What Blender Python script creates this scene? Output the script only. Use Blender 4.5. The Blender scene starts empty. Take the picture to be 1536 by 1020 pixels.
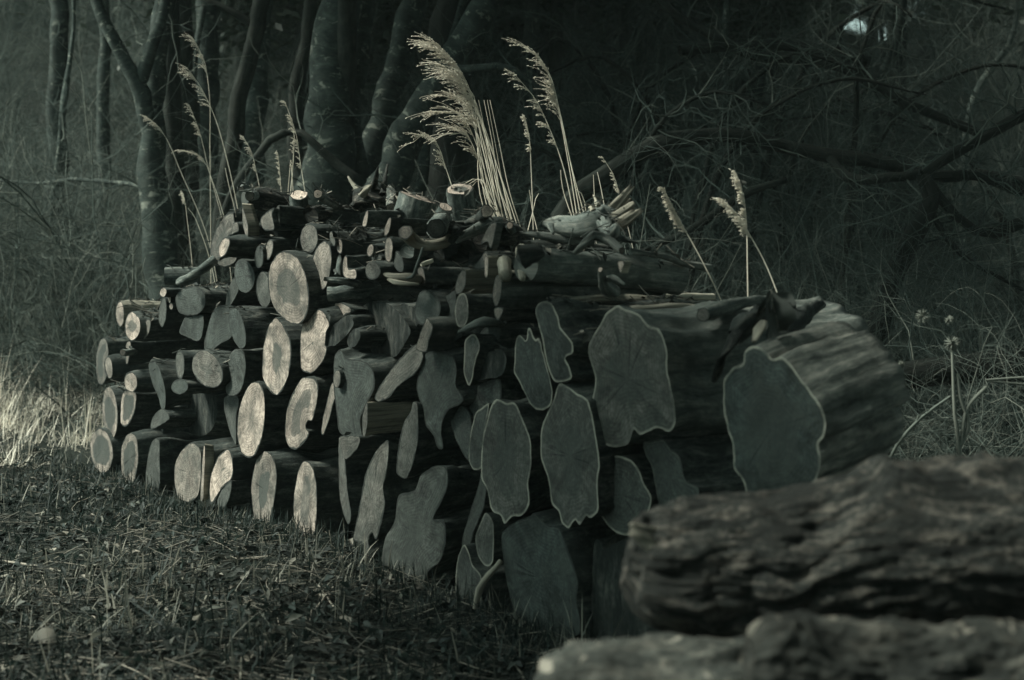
import bpy, math, random
import numpy as np
from mathutils import Vector, Matrix, noise
from mathutils.geometry import delaunay_2d_cdt

random.seed(7)
RNG = np.random.default_rng(11)
SC = bpy.context.scene
COL = SC.collection

# ------------------------------------------------------------------ camera
F, YH, CAMH = 2133.0, 400.0, 1.30          # focal length in photo pixels, horizon row, eye height
cam_d = bpy.data.cameras.new("camera")
cam_d.lens, cam_d.sensor_width = 50.0, 36.0
cam_d.shift_y = -(510 - YH) / 1536.0
cam_d.clip_start, cam_d.clip_end = 0.05, 600
cam_d.dof.use_dof = True
cam_d.dof.focus_distance = 6.9
cam_d.dof.aperture_fstop = 2.5
cam = bpy.data.objects.new("camera", cam_d)
cam.location = (0, 0, CAMH)
cam.rotation_euler = (math.pi / 2, 0, 0)
COL.objects.link(cam)
SC.camera = cam

# ------------------------------------------------------------------ sky and sun (soft overcast light from a clearing)
SUN = Vector((-0.71, -0.05, 0.70)).normalized()
world = bpy.data.worlds.new("World")
SC.world = world
world.use_nodes = True
nt = world.node_tree
bg = nt.nodes["Background"]
sky = nt.nodes.new("ShaderNodeTexSky")
sky.sky_type = 'NISHITA'
sky.sun_disc = False
sky.sun_elevation = math.asin(SUN.z)
sky.sun_rotation = math.atan2(SUN.x, SUN.y)
hs = nt.nodes.new("ShaderNodeHueSaturation")
hs.inputs["Saturation"].default_value = 0.12
nt.links.new(sky.outputs[0], hs.inputs["Color"])
tint = nt.nodes.new("ShaderNodeMix")
tint.data_type, tint.blend_type = 'RGBA', 'MULTIPLY'
tint.inputs[0].default_value = 1.0
tint.inputs[7].default_value = (0.76, 1.0, 0.91, 1)
nt.links.new(hs.outputs[0], tint.inputs[6])
nt.links.new(tint.outputs[2], bg.inputs[0])
bg.inputs[1].default_value = 0.095
sd = bpy.data.lights.new("sun", 'SUN')
sd.energy = 4.0
sd.angle = math.radians(14)
sd.color = (0.97, 1.0, 0.88)
sun = bpy.data.objects.new("sun", sd)
sun.rotation_euler = SUN.to_track_quat('Z', 'Y').to_euler()
sun.location = (-10, -6, 14)
COL.objects.link(sun)

vs = SC.view_settings
vs.view_transform = 'Standard'
vs.look = 'None'
vs.exposure = 1.05
vs.gamma = 1.0
vs.use_curve_mapping = False
SC.cycles.max_bounces = 5
SC.cycles.diffuse_bounces = 3
SC.cycles.use_denoising = True

# ------------------------------------------------------------------ materials
def new_mat(name, rough=0.85, spec=0.2):
    m = bpy.data.materials.new(name)
    m.use_nodes = True
    b = m.node_tree.nodes["Principled BSDF"]
    b.inputs["Roughness"].default_value = rough
    b.inputs["Specular IOR Level"].default_value = spec
    return m, m.node_tree, b

class N:
    """small helper for node graphs"""
    def __init__(s, nt):
        s.t = nt
    def add(s, typ, **kw):
        n = s.t.nodes.new(typ)
        for k, v in kw.items():
            setattr(n, k, v)
        return n
    def link(s, a, b):
        s.t.links.new(a, b)
    def val(s, sock, v):
        if hasattr(v, "is_output"):
            s.link(v, sock)
        else:
            sock.default_value = v
    def math(s, op, a, b=0.0, c=0.0, clamp=False):
        n = s.add("ShaderNodeMath", operation=op, use_clamp=clamp)
        s.val(n.inputs[0], a); s.val(n.inputs[1], b); s.val(n.inputs[2], c)
        return n.outputs[0]
    def noise(s, vec, scale, detail=4, rough=0.6, dist=0.0):
        n = s.add("ShaderNodeTexNoise")
        n.inputs["Scale"].default_value = scale
        n.inputs["Detail"].default_value = detail
        n.inputs["Roughness"].default_value = rough
        n.inputs["Distortion"].default_value = dist
        if vec is not None:
            s.link(vec, n.inputs["Vector"])
        return n.outputs[0]
    def map(s, vec, scale=(1, 1, 1), loc=(0, 0, 0)):
        n = s.add("ShaderNodeMapping")
        s.link(vec, n.inputs[0])
        s.val(n.inputs["Location"], loc)
        n.inputs["Scale"].default_value = scale
        return n.outputs[0]
    def ramp(s, fac, stops):
        n = s.add("ShaderNodeValToRGB")
        e = n.color_ramp.elements
        while len(e) < len(stops):
            e.new(0.5)
        for i, (p, c) in enumerate(stops):
            e[i].position = p
            e[i].color = (*c, 1) if len(c) == 3 else c
        s.link(fac, n.inputs[0])
        return n.outputs[0]
    def mix(s, fac, a, b, mode='MIX'):
        n = s.add("ShaderNodeMix", data_type='RGBA', blend_type=mode)
        s.val(n.inputs[0], fac)
        for sock, v in ((n.inputs[6], a), (n.inputs[7], b)):
            if hasattr(v, "is_output"):
                s.link(v, sock)
            else:
                sock.default_value = (*v, 1)
        return n.outputs[2]
    def smooth(s, v, lo, hi, a=0.0, b=1.0):
        n = s.add("ShaderNodeMapRange", interpolation_type='SMOOTHSTEP')
        s.val(n.inputs[0], v); s.val(n.inputs[1], lo); s.val(n.inputs[2], hi)
        n.inputs[3].default_value = a; n.inputs[4].default_value = b
        return n.outputs[0]
    def bump(s, h, strength, dist, bsdf):
        n = s.add("ShaderNodeBump")
        n.inputs["Strength"].default_value = strength
        n.inputs["Distance"].default_value = dist
        s.link(h, n.inputs["Height"])
        s.link(n.outputs[0], bsdf.inputs["Normal"])

def seed_vec(g, vec):
    oi = g.add("ShaderNodeObjectInfo")
    r = g.math('MULTIPLY', oi.outputs["Random"], 37.0)
    cx = g.add("ShaderNodeCombineXYZ")
    g.link(r, cx.inputs[0]); g.link(r, cx.inputs[1]); g.link(r, cx.inputs[2])
    return g.map(vec, loc=cx.outputs[0]), oi

def bark_mat(name, dark, mid, light, su=28, sv=5, bump=0.012, lich=0.0, lichc=(0.3, 0.31, 0.28), bump_s=0.9):
    """bark from a UV map in metres: u round the log, v along it"""
    m, t, b = new_mat(name, 0.92, 0.12)
    g = N(t)
    uv = g.add("ShaderNodeUVMap").outputs[0]
    v0, oi = seed_vec(g, uv)
    n1 = g.noise(g.map(v0, (su, sv, 1)), 1.0, 6, 0.62, 0.6)
    n2 = g.noise(g.map(v0, (su * 2.3, sv * 7, 1)), 1.0, 6, 0.7, 0.3)
    n3 = g.noise(v0, 7.0, 4, 0.6)
    h = g.math('ADD', g.math('MULTIPLY', n1, 0.6), g.math('MULTIPLY', n2, 0.4))
    c = g.ramp(h, [(0.36, dark), (0.5, mid), (0.68, light)])
    c = g.mix(g.smooth(n3, 0.40, 0.72), c, tuple(x * 0.55 for x in mid))
    if lich:
        n4 = g.noise(g.map(v0, (9, 16, 1)), 1.0, 5, 0.65, 0.8)
        c = g.mix(g.smooth(n4, 0.57, 0.66, 0, lich), c, lichc)
    # object colour scales the bark a little
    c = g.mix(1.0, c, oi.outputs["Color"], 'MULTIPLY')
    g.link(c, b.inputs["Base Color"])
    g.bump(h, bump_s, bump, b)
    return m

def wood_mat():
    """sawn end: attribute 'edge' = metres from the bark, 'rel' = 0 at bark..1 at pith.
    object colour R = freshness (near ends lowered further for shade), G = heart size, B = pale sapwood rim, A = heart darkness"""
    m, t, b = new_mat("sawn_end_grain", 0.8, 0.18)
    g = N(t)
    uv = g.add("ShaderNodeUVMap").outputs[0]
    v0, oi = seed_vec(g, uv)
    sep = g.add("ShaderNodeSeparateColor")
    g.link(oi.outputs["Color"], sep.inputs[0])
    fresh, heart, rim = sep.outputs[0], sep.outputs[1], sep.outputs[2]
    edge = g.add("ShaderNodeAttribute", attribute_name="edge").outputs["Fac"]
    rel = g.add("ShaderNodeAttribute", attribute_name="rel").outputs["Fac"]
    su = g.add("ShaderNodeSeparateXYZ")
    g.link(uv, su.inputs[0])
    ang = g.math('ARCTAN2', su.outputs[0], su.outputs[1])
    nb = g.noise(v0, 9.0, 4, 0.6)
    nf = g.noise(v0, 60.0, 4, 0.7)
    ns = g.noise(g.map(v0, (16, 130, 1)), 1.0, 3, 0.6, 0.3)       # saw kerf streaks
    ngr = g.noise(g.map(v0, (34, 6, 1)), 1.0, 4, 0.65, 0.8)       # streaks of dirt running down
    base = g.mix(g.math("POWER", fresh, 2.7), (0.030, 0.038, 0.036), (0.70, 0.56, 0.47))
    # growth rings
    rr = g.math('ADD', g.math('MULTIPLY', edge, 520.0), g.math('MULTIPLY', nb, 9.0))
    ring = g.math('SINE', rr)
    ring = g.smooth(ring, -0.6, 1.0, 0.80, 1.06)
    cg = g.add("ShaderNodeCombineColor")
    for i in range(3):
        g.link(ring, cg.inputs[i])
    base = g.mix(1.0, base, cg.outputs[0], 'MULTIPLY')
    nl0 = g.noise(v0, 4.5, 4, 0.6, 1.2)
    rv = g.add("ShaderNodeCombineXYZ")
    g.link(g.math('MULTIPLY', ang, 4.0), rv.inputs[0])
    g.link(g.math('MULTIPLY', rel, 2.2), rv.inputs[1])
    g.link(g.math('MULTIPLY', oi.outputs["Random"], 70.0), rv.inputs[2])
    ns0 = g.noise(rv.outputs[0], 1.6, 5, 0.65, 0.9)
    mul = g.math('MULTIPLY', g.math('MULTIPLY', g.smooth(nl0, 0.30, 0.68, 0.48, 1.5), g.smooth(nf, 0.28, 0.72, 0.70, 1.28)), g.smooth(ns0, 0.32, 0.68, 0.58, 1.35))
    cm = g.add("ShaderNodeCombineColor")
    for i in range(3):
        g.link(mul, cm.inputs[i])
    base = g.mix(1.0, base, cm.outputs[0], 'MULTIPLY')
    # heartwood
    hrel = g.math('ADD', rel, g.math('MULTIPLY', g.math('SUBTRACT', nb, 0.5), 0.55))
    th = g.math('SUBTRACT', 1.0, heart)
    hm = g.smooth(hrel, g.math('SUBTRACT', th, 0.05), g.math('ADD', th, 0.05))
    hm = g.math('MULTIPLY', hm, oi.outputs["Alpha"])
    base = g.mix(hm, base, g.mix(0.9, base, (0.040, 0.045, 0.041)))
    # grey weather blotches and dirt, radial drying checks
    nl = g.noise(v0, 5.0, 3, 0.55, 0.8)
    base = g.mix(g.smooth(nl, 0.30, 0.72, 0.85, 0.0), base, g.mix(0.55, base, (0.040, 0.047, 0.043)))
    av = g.add("ShaderNodeCombineXYZ")
    g.link(g.math('MULTIPLY', ang, 5.0), av.inputs[0])
    g.link(g.math('MULTIPLY', oi.outputs["Random"], 50.0), av.inputs[1])
    g.link(g.math('MULTIPLY', nb, 1.2), av.inputs[2])
    na = g.noise(av.outputs[0], 1.0, 3, 0.6)
    chk = g.math('MULTIPLY', g.smooth(na, 0.62, 0.66), g.smooth(rel, 0.12, 0.6))
    base = g.mix(g.math('MULTIPLY', chk, 0.85), base, (0.012, 0.014, 0.013))
    base = g.mix(g.smooth(nb, 0.46, 0.72, 0.0, 0.7), base, g.mix(0.62, base, (0.06, 0.068, 0.06)))
    base = g.mix(g.smooth(nf, 0.45, 0.75, 0.0, 0.35), base, g.mix(0.5, base, (0.08, 0.085, 0.07)))
    # pale sapwood line just inside the bark
    e2 = g.math('ADD', edge, g.math('MULTIPLY', g.math('SUBTRACT', nf, 0.5), 0.008))
    rm = g.math('MULTIPLY', g.smooth(e2, 0.0095, 0.001), g.math("MULTIPLY", rim, 0.85))
    rm = g.math('MULTIPLY', rm, g.smooth(nb, 0.36, 0.58, 0.15, 1.0))
    base = g.mix(rm, base, (0.42, 0.40, 0.33))
    # rough bark ring left on the unrimmed ends
    bw = g.math('MULTIPLY', g.smooth(nb, 0.34, 0.66, 0.0015, 0.013), g.smooth(rim, 0.55, 0.3))
    base = g.mix(g.math('MULTIPLY', g.smooth(edge, bw, g.math('MULTIPLY', bw, 0.75)), g.smooth(rel, 0.2, 0.12)), base, (0.020, 0.023, 0.021))
    g.link(base, b.inputs["Base Color"])
    h = g.math('ADD', g.math('MULTIPLY', ns, 0.3), g.math('ADD', g.math('MULTIPLY', nf, 0.5), g.math('MULTIPLY', ring, 0.5)))
    g.bump(h, 0.6, 0.004, b)
    return m

def split_mat(name, dark, light):
    """bleached riven wood: long fibres along v"""
    m, t, b = new_mat(name, 0.8, 0.15)
    g = N(t)
    v0, oi = seed_vec(g, g.add("ShaderNodeUVMap").outputs[0])
    n1 = g.noise(g.map(v0, (70, 3, 1)), 1.0, 6, 0.65, 0.4)
    n2 = g.noise(g.map(v0, (14, 4, 1)), 1.0, 4, 0.6, 0.6)
    c = g.ramp(g.math('ADD', g.math('MULTIPLY', n1, 0.6), g.math('MULTIPLY', n2, 0.4)), [(0.36, dark), (0.62, light)])
    c = g.mix(1.0, c, oi.outputs["Color"], 'MULTIPLY')
    g.link(c, b.inputs["Base Color"])
    g.bump(n1, 0.9, 0.006, b)
    return m

def attr_mat(name, c0, c1, c2, rough=0.7, spec=0.2, trans=0.0):
    """thin plants: float attribute 'tone' picks a colour"""
    m, t, b = new_mat(name, rough, spec)
    g = N(t)
    a = g.add("ShaderNodeAttribute", attribute_name="tone").outputs["Fac"]
    c = g.ramp(a, [(0.0, c0), (0.5, c1), (1.0, c2)])
    g.link(c, b.inputs["Base Color"])
    if trans:
        tr = g.add("ShaderNodeBsdfTranslucent")
        g.link(c, tr.inputs[0])
        mx = g.add("ShaderNodeMixShader")
        mx.inputs[0].default_value = trans
        g.link(b.outputs[0], mx.inputs[1]); g.link(tr.outputs[0], mx.inputs[2])
        g.link(mx.outputs[0], t.nodes["Material Output"].inputs[0])
    return m

def ground_mat():
    m, t, b = new_mat("leaf_mould_soil", 0.95, 0.1)
    g = N(t)
    p = g.add("ShaderNodeNewGeometry").outputs["Position"]
    n1 = g.noise(p, 1.3, 6, 0.65)
    n2 = g.noise(p, 28.0, 6, 0.7)
    n3 = g.noise(g.map(p, (60, 12, 20)), 1.0, 4, 0.7, 1.0)
    c = g.ramp(g.math('ADD', g.math('MULTIPLY', n1, 0.35), g.math('MULTIPLY', n2, 0.65)),
               [(0.34, (0.008, 0.012, 0.010)), (0.55, (0.028, 0.033, 0.028)), (0.74, (0.10, 0.098, 0.080))])
    c = g.mix(g.smooth(n3, 0.60, 0.72, 0, 0.6), c, (0.15, 0.14, 0.105))
    g.link(c, b.inputs["Base Color"])
    g.bump(g.math('ADD', n2, n3), 1.0, 0.03, b)
    return m

M = {}
M['bark'] = bark_mat("log_bark", (0.010, 0.013, 0.013), (0.048, 0.056, 0.052), (0.165, 0.165, 0.145))
M['bark_grey'] = bark_mat("smooth_grey_bark", (0.022, 0.028, 0.027), (0.082, 0.092, 0.084), (0.21, 0.205, 0.18), su=30, sv=4, bump=0.006)
M['bark_ridge'] = bark_mat("ridged_bark", (0.012, 0.016, 0.015), (0.115, 0.120, 0.108), (0.34, 0.32, 0.275), su=22, sv=2.6, bump=0.022)
M['bark_plate'] = bark_mat("plated_bark", (0.008, 0.010, 0.010), (0.042, 0.046, 0.042), (0.27, 0.24, 0.205), su=44, sv=11, bump=0.016, bump_s=1.0)
M['bark_lichen'] = bark_mat("lichened_bark", (0.008, 0.010, 0.010), (0.045, 0.049, 0.044), (0.15, 0.142, 0.122), su=36, sv=8, bump=0.014, lich=.7, lichc=(0.27, 0.25, 0.21))
M['trunk'] = bark_mat("trunk_bark", (0.018, 0.025, 0.023), (0.044, 0.055, 0.050), (0.090, 0.102, 0.090), su=7, sv=12, bump=0.01, lich=0.75, lichc=(0.24, 0.25, 0.21))
M['trunk_dark'] = bark_mat("dark_trunk_bark", (0.012, 0.015, 0.013), (0.028, 0.032, 0.028), (0.055, 0.058, 0.050), su=22, sv=4, bump=0.014)
M['wood'] = wood_mat()
M['split'] = split_mat("riven_wood", (0.07, 0.073, 0.062), (0.36, 0.33, 0.265))
M['twig'] = attr_mat("dry_twigs", (0.026, 0.036, 0.033), (0.072, 0.090, 0.080), (0.20, 0.21, 0.18), 0.85, 0.1)
M['grass'] = attr_mat("grass_blades", (0.006, 0.012, 0.010), (0.022, 0.034, 0.029), (0.30, 0.285, 0.235), 0.6, 0.25, 0.3)
M['straw'] = attr_mat("dry_straw", (0.24, 0.22, 0.18), (0.68, 0.62, 0.52), (0.86, 0.80, 0.68), 0.6, 0.25, 0.25)
M['leaf'] = attr_mat("evergreen_leaves", (0.020, 0.030, 0.022), (0.034, 0.046, 0.034), (0.058, 0.070, 0.052), 0.6, 0.25, 0.15)
M['litter'] = attr_mat("dead_leaf_litter", (0.011, 0.015, 0.014), (0.042, 0.047, 0.041), (0.36, 0.32, 0.265), 0.75, 0.2)
M['ground'] = ground_mat()

# ------------------------------------------------------------------ mesh helpers
def mk(name, V, faces, mats, parent=None, uv=None, attrs=None, smooth=True, mat_idx=None):
    """faces: list/array of quads or tris, or list of several such arrays"""
    V = np.asarray(V, dtype=np.float32)
    if isinstance(faces, np.ndarray):
        faces = [faces]
    groups = [np.asarray(f, dtype=np.int32) for f in faces if len(f)]
    me = bpy.data.meshes.new(name)
    me.vertices.add(len(V))
    me.vertices.foreach_set("co", V.ravel())
    loops = np.concatenate([f.ravel() for f in groups])
    sizes = np.concatenate([np.full(len(f), f.shape[1], dtype=np.int32) for f in groups])
    starts = np.concatenate([[0], np.cumsum(sizes)[:-1]]).astype(np.int32)
    me.loops.add(len(loops))
    me.loops.foreach_set("vertex_index", loops)
    me.polygons.add(len(sizes))
    me.polygons.foreach_set("loop_start", starts)
    me.polygons.foreach_set("loop_total", sizes)
    me.update(calc_edges=True)
    if smooth:
        me.polygons.foreach_set("use_smooth", np.ones(len(sizes), dtype=bool))
    if uv is not None:
        ul = me.uv_layers.new(name="UVMap")
        ul.data.foreach_set("uv", np.asarray(uv, dtype=np.float32)[loops].ravel())
    for k, a in (attrs or {}).items():
        at = me.attributes.new(k, 'FLOAT', 'POINT')
        at.data.foreach_set("value", np.asarray(a, dtype=np.float32))
    if not isinstance(mats, (list, tuple)):
        mats = [mats]
    for m in mats:
        me.materials.append(m)
    if mat_idx is not None:
        me.polygons.foreach_set("material_index", np.asarray(mat_idx, dtype=np.int32))
    o = bpy.data.objects.new(name, me)
    COL.objects.link(o)
    if parent is not None:
        o.parent = parent
        o.matrix_parent_inverse = Matrix.Translation(-parent.location)
    return o

def tag(o, label=None, cat=None, group=None, kind=None):
    for k, v in (("label", label), ("category", cat), ("group", group), ("kind", kind)):
        if v:
            o[k] = v
    return o

def empty(name, loc, label, cat, group=None):
    o = bpy.data.objects.new(name, None)
    o.empty_display_size = 0.1
    o.location = loc
    COL.objects.link(o)
    return tag(o, label, cat, group)

def pix(x, y, Y):
    return np.array(((x - 768) / F * Y, Y, CAMH - (y - YH) / F * Y))

AX = np.array((0.816, 0.579, 0.0)); AX /= np.linalg.norm(AX)     # log axes run into the pile along this
SD = np.array((AX[1], -AX[0], 0.0))                              # along the face of the pile
C0 = float(AX @ np.array((-2.58, 8.9, 0)))
ZM = {0: (0, 0, 1), 1: (120, 240, 3.6425), 2: (120, 500, 3.4), 3: (480, 240, 3.644), 4: (480, 500, 2.55), 5: (680, 280, 3.4),
      6: (680, 540, 2.319), 7: (1000, 400, 2.8325), 9: (480, 250, 5.669), 10: (620, 260, 6.378), 11: (780, 260, 5.1),
      12: (1040, 420, 6.373), 13: (600, 400, 5.667), 14: (480, 380, 5.667), 15: (220, 270, 7.285)}
def zpx(z, pts):
    a, b, s = ZM[z]
    return [(a + u / s, b + v / s) for u, v in pts]
def P(x, y, o=0.0):
    """photo point on the plane of the sawn ends, o metres into the pile"""
    r = (x - 768) / F
    return pix(x, y, (C0 + o) / (AX[0] * r + AX[1]))

def smooth_loop(p, n):
    """closed Catmull-Rom through p (k,2), resampled to n even points"""
    p = np.asarray(p, float)
    k = len(p)
    out = []
    for i in range(k):
        a, b, c, d = p[i - 1], p[i], p[(i + 1) % k], p[(i + 2) % k]
        t = np.linspace(0, 1, 9)[:-1, None]
        cr = 0.5 * (2 * b + (c - a) * t + (2 * a - 5 * b + 4 * c - d) * t**2 + (-a + 3 * b - 3 * c + d) * t**3)
        out.append(0.75 * cr + 0.25 * (b + (c - b) * t))
    q = np.concatenate(out)
    qq = np.vstack([q, q[:1]])
    l = np.concatenate([[0], np.cumsum(np.linalg.norm(np.diff(qq, axis=0), axis=1))])
    s = np.linspace(0, l[-1], n, endpoint=False)
    return np.stack([np.interp(s, l, qq[:, 0]), np.interp(s, l, qq[:, 1])], 1), l[-1]

def poly_area(p):
    x, y = p[:, 0], p[:, 1]
    return 0.5 * np.sum(x * np.roll(y, -1) - np.roll(x, -1) * y)

def inside(pts, poly):
    res = np.zeros(len(pts), bool)
    j = len(poly) - 1
    for i in range(len(poly)):
        xi, yi = poly[i]; xj, yj = poly[j]
        c = ((yi > pts[:, 1]) != (yj > pts[:, 1])) & (pts[:, 0] < (xj - xi) * (pts[:, 1] - yi) / (yj - yi + 1e-12) + xi)
        res ^= c
        j = i
    return res

def edge_dist(pts, poly):
    a = poly; b = np.roll(poly, -1, 0)
    ab = b - a
    d = np.full(len(pts), 9.0)
    for i in range(len(a)):
        t = np.clip(((pts - a[i]) @ ab[i]) / (ab[i] @ ab[i] + 1e-12), 0, 1)
        d = np.minimum(d, np.linalg.norm(pts - (a[i] + t[:, None] * ab[i]), axis=1))
    return d

def face_mesh(name, loop2, to3, nrm, parent, col, rough=0.003, mat=None):
    """the sawn end inside a 2D loop; to3 maps (n,2)->(n,3)"""
    area = abs(poly_area(loop2))
    g = max(0.008, math.sqrt(area) / 15)
    lo, hi = loop2.min(0), loop2.max(0)
    gx, gy = np.meshgrid(np.arange(lo[0], hi[0], g), np.arange(lo[1], hi[1], g))
    pts = np.stack([gx.ravel(), gy.ravel()], 1) + RNG.uniform(-.25, .25, (gx.size, 2)) * g
    pts = pts[inside(pts, loop2)] if len(pts) else pts
    if len(pts):
        pts = pts[edge_dist(pts, loop2) > g * 0.45]
    n = len(loop2)
    # a second loop 9 mm in keeps the rim crisp
    allp = np.vstack([loop2, pts]) if len(pts) else loop2
    vs_, es, fs, *_ = delaunay_2d_cdt([Vector(p) for p in allp], [(i, (i + 1) % n) for i in range(n)], [], 1, 1e-6)
    v2 = np.array([(v.x, v.y) for v in vs_])
    fs = np.array([f if (v2[f[1]][0] - v2[f[0]][0]) * (v2[f[2]][1] - v2[f[0]][1]) - (v2[f[1]][1] - v2[f[0]][1]) * (v2[f[2]][0] - v2[f[0]][0]) > 0 else f[::-1] for f in fs if len(f) == 3], dtype=np.int32)
    d = edge_dist(v2, loop2)
    mx = d.max() + 1e-9
    c = v2.mean(0)
    V = to3(v2)
    h = np.array([noise.noise(Vector((p[0] * 14, p[1] * 14, c[0] * 9))) for p in v2]) * rough
    h = h + 0.35 * rough * np.array([noise.noise(Vector((p[0] * 60, p[1] * 60, c[0] * 3))) for p in v2])
    V = V + nrm[None] * (h * np.minimum(1, d / 0.012))[:, None]
    # orient towards nrm
    t = V[fs[0]]
    if np.cross(t[1] - t[0], t[2] - t[0]) @ nrm < 0:
        fs = fs[:, ::-1]
    o = mk(name, V, fs, mat or M['wood'], parent, uv=v2 - c, attrs={"edge": d, "rel": d / mx})
    o.color = col if mat is None else (.5, .5, .5, 1)
    return o

def bark_noise(u, v, seed, freq, ridge, vf=0.18):
    a = noise.noise(Vector((u * freq, v * freq * vf, seed)))
    b = noise.noise(Vector((u * freq * 2.6, v * freq * (0.7 if vf > .1 else 1.6), seed + 5)))
    return (3.2 * abs(a) - 0.8) * ridge + a * (1 - ridge) + 0.45 * b

LOG_GROUP = "logs stacked in the woodpile"
def log(z, shape, label, tone=0.5, heart=0.0, rim=0.0, hd=1.0, o=None, L=0.9, tilt=0.0, yaw=0.0, bark='bark', amp=0.009,
        freq=26, ridge=0.4, kb=1.0, wav=0.004, name="log", cat="log", bcol=1.0, rough=0.003, group=LOG_GROUP, vf=0.18, straight=False, ncap=96):
    """a log whose sawn end has the outline SHAPE (photo points on the end's plane) and which runs L metres into the pile"""
    if shape[0] == 'e':
        _, cx, cy, rx, ry, *rot = shape
        r = math.radians(rot[0]) if rot else 0.0
        k1, k2, q = random.uniform(-.05, .05), random.uniform(-.04, .04), random.uniform(0, 6)
        shape = []
        for i in range(16):
            a = i / 16 * 2 * math.pi
            w = 1 + k1 * math.sin(2 * a + q) + k2 * math.sin(3 * a + q * 2)
            ex, ey = rx * w * math.cos(a), ry * w * math.sin(a)
            shape.append((cx + ex * math.cos(r) - ey * math.sin(r), cy + ex * math.sin(r) + ey * math.cos(r)))
    if o is None:
        o = random.uniform(-.03, .03)
    W = np.array([P(x, y, o) for x, y in zpx(z, shape)])
    c3 = W.mean(0)
    loop = np.stack([(W - c3) @ SD, W[:, 2] - c3[2]], 1)
    if poly_area(loop) < 0:
        loop = loop[::-1]
    per = np.linalg.norm(np.diff(np.vstack([loop, loop[:1]]), axis=0), axis=1).sum()
    n = int(np.clip(per / (0.014 if ncap == 96 else 0.007), 26, ncap))
    loop, per = smooth_loop(loop, n)
    seed = random.uniform(0, 90)
    # uneven bark edge
    nxt, prv = np.roll(loop, -1, 0), np.roll(loop, 1, 0)
    tn = nxt - prv
    nr = np.stack([tn[:, 1], -tn[:, 0]], 1)
    nr /= np.linalg.norm(nr, axis=1)[:, None] + 1e-9
    ua = np.arange(n) / n * per
    wob = np.array([noise.noise(Vector((math.cos(a / per * 6.283) * per * 5, math.sin(a / per * 6.283) * per * 5, seed))) for a in ua])
    loop = loop + nr * (wob * wav)[:, None]
    # this end's own plane is a few degrees off the pile's
    tx, tz = random.uniform(-.06, .06), random.uniform(-.06, .06)
    def to3(p):
        return c3[None] + p[:, :1] * SD[None] + p[:, 1:2] * np.array([[0, 0, 1.0]]) + (p[:, :1] * tx + p[:, 1:2] * tz) * AX[None]
    axd = AX + SD * yaw + np.array((0, 0, tilt))
    root = empty(name, (float(c3[0]), float(c3[1]), float(W[:, 2].min())), label, cat, group)
    face_mesh("cut_face", loop, to3, -AX, root, (tone, heart, rim, hd), rough, M['bark'] if tone <= .06 else None)
    # bark skin: rings down the log, easing towards a rounder section
    m = int(np.clip(L / 0.035, 3, 26))
    rmean = math.sqrt(abs(poly_area(loop)) / math.pi)
    rl = np.linalg.norm(loop, axis=1)[:, None]
    roundl = loop / (rl + 1e-9) * np.clip(rl, rmean * 0.75, rmean * 1.25)
    V, UV = [], []
    kn = [(random.uniform(0, per), random.uniform(.12, max(.13, L)), random.uniform(.012, .03)) for _ in range(int(L * 5))] if rmean > .03 and not straight else []
    for j in range(m + 1):
        f = j / m
        s = f * L
        e = min(1.0, s / 0.25)
        q = loop * (1 - 0.6 * e) + roundl * 0.6 * e
        if abs(poly_area(loop)) < 0.25 * per * per / 12.6:         # slabs and odd shapes keep their section
            q = loop
        k = 1 + (kb - 1) * f
        am = amp * min(1.0, s / 0.03)
        dsp = np.array([bark_noise(u, s, seed, freq, ridge, vf) for u in ua]) * am
        for ku, ks, kr in kn:
            du = np.minimum(np.abs(ua - ku), per - np.abs(ua - ku))
            dsp = dsp + kr * .7 * np.exp(-(du ** 2 + (s - ks) ** 2) / (kr * 1.3) ** 2)
        wv = noise.noise_vector(Vector((s * 2.6, seed, 0))) * (0 if straight else .20 * rmean * min(1, s / .15))
        sc = 1 + (.03 if straight else .16) * noise.noise(Vector((s * 5.0, seed, 9))) * min(1, s / .08)
        pts = to3(q * k * sc + nr * dsp[:, None] + np.array((wv.x, wv.y))[None]) + axd[None] * s
        V.append(pts)
        UV.append(np.stack([ua + seed, np.full(n, s)], 1))
    V = np.concatenate(V); UV = np.concatenate(UV)
    i = np.arange(n)
    Q = np.concatenate([np.stack([j * n + i, j * n + (i + 1) % n, (j + 1) * n + (i + 1) % n, (j + 1) * n + i], 1) for j in range(m)])
    back = V[-n:].mean(0)
    V = np.vstack([V, back]); UV = np.vstack([UV, [0, 0]])
    T = np.stack([m * n + i, m * n + (i + 1) % n, np.full(n, len(V) - 1)], 1)
    if np.cross(V[1] - V[0], V[n] - V[0]) @ (V[0] - c3) < 0:
        Q = Q[:, ::-1]; T = T[:, ::-1]
    b = mk("bark", V, [Q, T], [M[bark], M['wood']], root, uv=UV, mat_idx=np.concatenate([np.zeros(len(Q)), np.ones(len(T))]))
    b.color = (bcol, bcol, bcol, 1)
    return root

def frames(p):
    """tangent and two normals along polyline p (k,3)"""
    t = np.gradient(p, axis=0)
    t /= np.linalg.norm(t, axis=1)[:, None] + 1e-12
    ref = np.array((0.13, 0.21, 0.97)) if abs(t[:, 2]).mean() < 0.8 else np.array((0.95, 0.25, 0.1))
    a = np.cross(t, ref); a /= np.linalg.norm(a, axis=1)[:, None] + 1e-12
    b = np.cross(t, a)
    return t, a, b

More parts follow.
